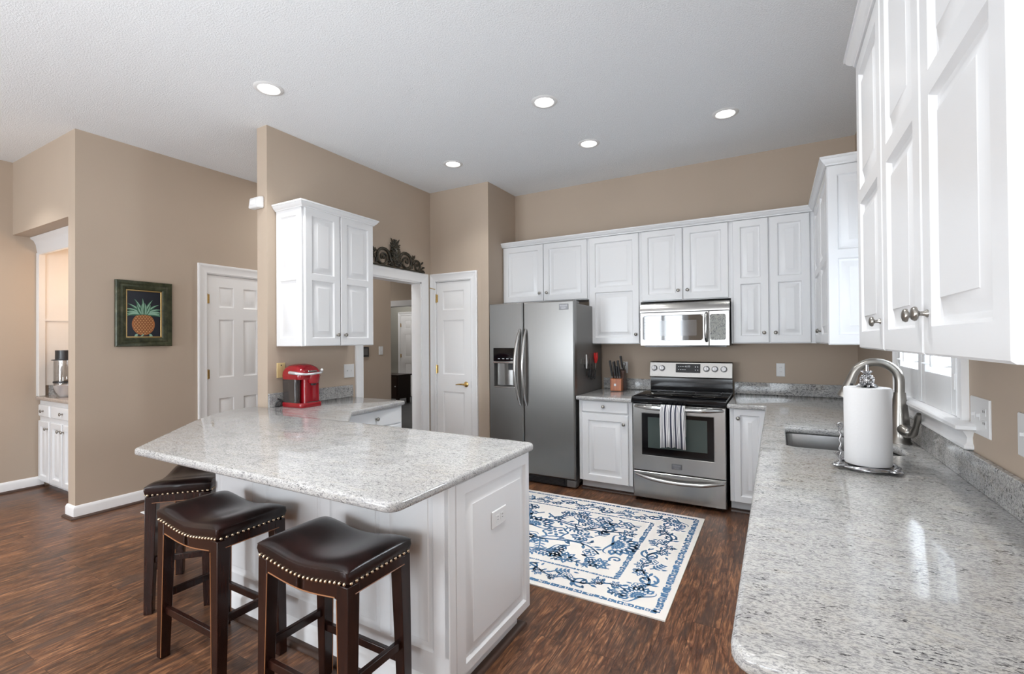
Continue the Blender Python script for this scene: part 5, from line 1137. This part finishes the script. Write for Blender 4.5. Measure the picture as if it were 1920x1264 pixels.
plate('wall_outlet', 'sideways white outlet on the end of the peninsula', 'outlet', Fr((PX1+.020, 0, 0), Y_, X_), 1.757, .588, 1.877, .662, 'H')
plate('switch_plate', 'white double switch plate right of the red coffee maker', 'switch', frD, 3.092, 1.078, 3.212, 1.206, 'TT')
plate('switch_plate', 'yellowed blank wall plate behind the red coffee maker', 'switch', frD, 2.405, 1.127, 2.480, 1.250, 'J', M_almond)
frRW = Fr((XR, 0, 0), -Y_, -X_)
plate('switch_plate', 'wide white plate with switches and outlet beside the window sill', 'switch', frRW, -2.296, 1.077, -2.122, 1.207, 'OTT')
plate('switch_plate', 'white wall plate at the right edge above the granite backsplash', 'switch', frRW, -1.915, 1.073, -1.79, 1.198, 'TT')
plate('switch_plate', 'white switch plate seen through the doorway', 'switch', frL, 4.925, 1.232, 5.005, 1.352, 'T')
o = thing('wall_panel', 'dark square panel seen through the doorway under the cabinet corner', 'panel', (XL, 4.64, 1.28)); MB().box(XL+.0005, 4.55, 1.212, XL+.02, 4.722, 1.348).build('housing', M_dkplastic, o, bevel=.003); MB().box(XL+.02, 4.57, 1.235, XL+.0205, 4.70, 1.33).build('screen', M_fridgeside, o, smooth=0)
o = thing('motion_sensor', 'small white motion sensor high on the wall end beside the cabinet', 'sensor', (-3.66, YS, 2.55))
MB().hexa([(-3.745, YS-.052, 2.512), (-3.615, YS-.052, 2.512), (-3.600, YS-.001, 2.508), (-3.735, YS-.001, 2.508), (-3.745, YS-.040, 2.600), (-3.615, YS-.040, 2.600), (-3.600, YS-.001, 2.608), (-3.735, YS-.001, 2.608)]).build('housing', M_plate, o, bevel=.012, seg=3)
MB().box(-3.715, YS-.0535, 2.535, -3.645, YS-.045, 2.575).build('lens', M_trim, o, bevel=.008)
# door stop and floor plate by the left baseboard
o = thing('door_stop', 'small brass spring door stop on the left baseboard', 'door stop', (XL+.015, 2.09, .06))
MB().tube([(XL+.015+.004*i, 2.09+.006*cos(i*1.9), .062+.006*sin(i*1.9)) for i in range(14)], .003, 6).build('spring', M_brass, o); MB().lathe([(.0001, 0), (.008, 0), (.008, .012), (.0001, .012)], (XL+.07, 2.09, .062), X_, 10).build('tip', M_plate, o)
o = thing('floor_register', 'white floor register on the plank floor behind the farthest stool', 'floor vent', (-4.5, 1.95, 0)); MB().box(-4.655, 1.90, .0003, -4.38, 2.01, .008).build('grille', M_plate, o, bevel=.002)
# hall furniture
o = thing('sideboard', 'dark wood sideboard at the end of the hall through the doorway', 'sideboard', (-8.1, 8.2, .004))
MB().box(-8.85, 8.0, .12, -7.47, 8.42, .64).build('body', M_darkwood, o, bevel=.004); MB().box(-8.88, 7.98, .64, -7.44, 8.44, .668).build('top', M_darkwood, o, bevel=.005)
for x in (-8.80, -7.52):
    for y in (8.04, 8.38): MB().box(x-.03, y-.03, .004, x+.03, y+.03, .12).build('leg', M_darkwood, o, smooth=0)
for k in range(3): d = MB().box(-8.82+k*.45, 7.985, .16, -8.40+k*.45, 8.0, .62).build('door', M_darkwood, o, bevel=.004); MB().ball((-8.44+k*.45, 7.975, .40), .015).build('knob', M_plate, d)
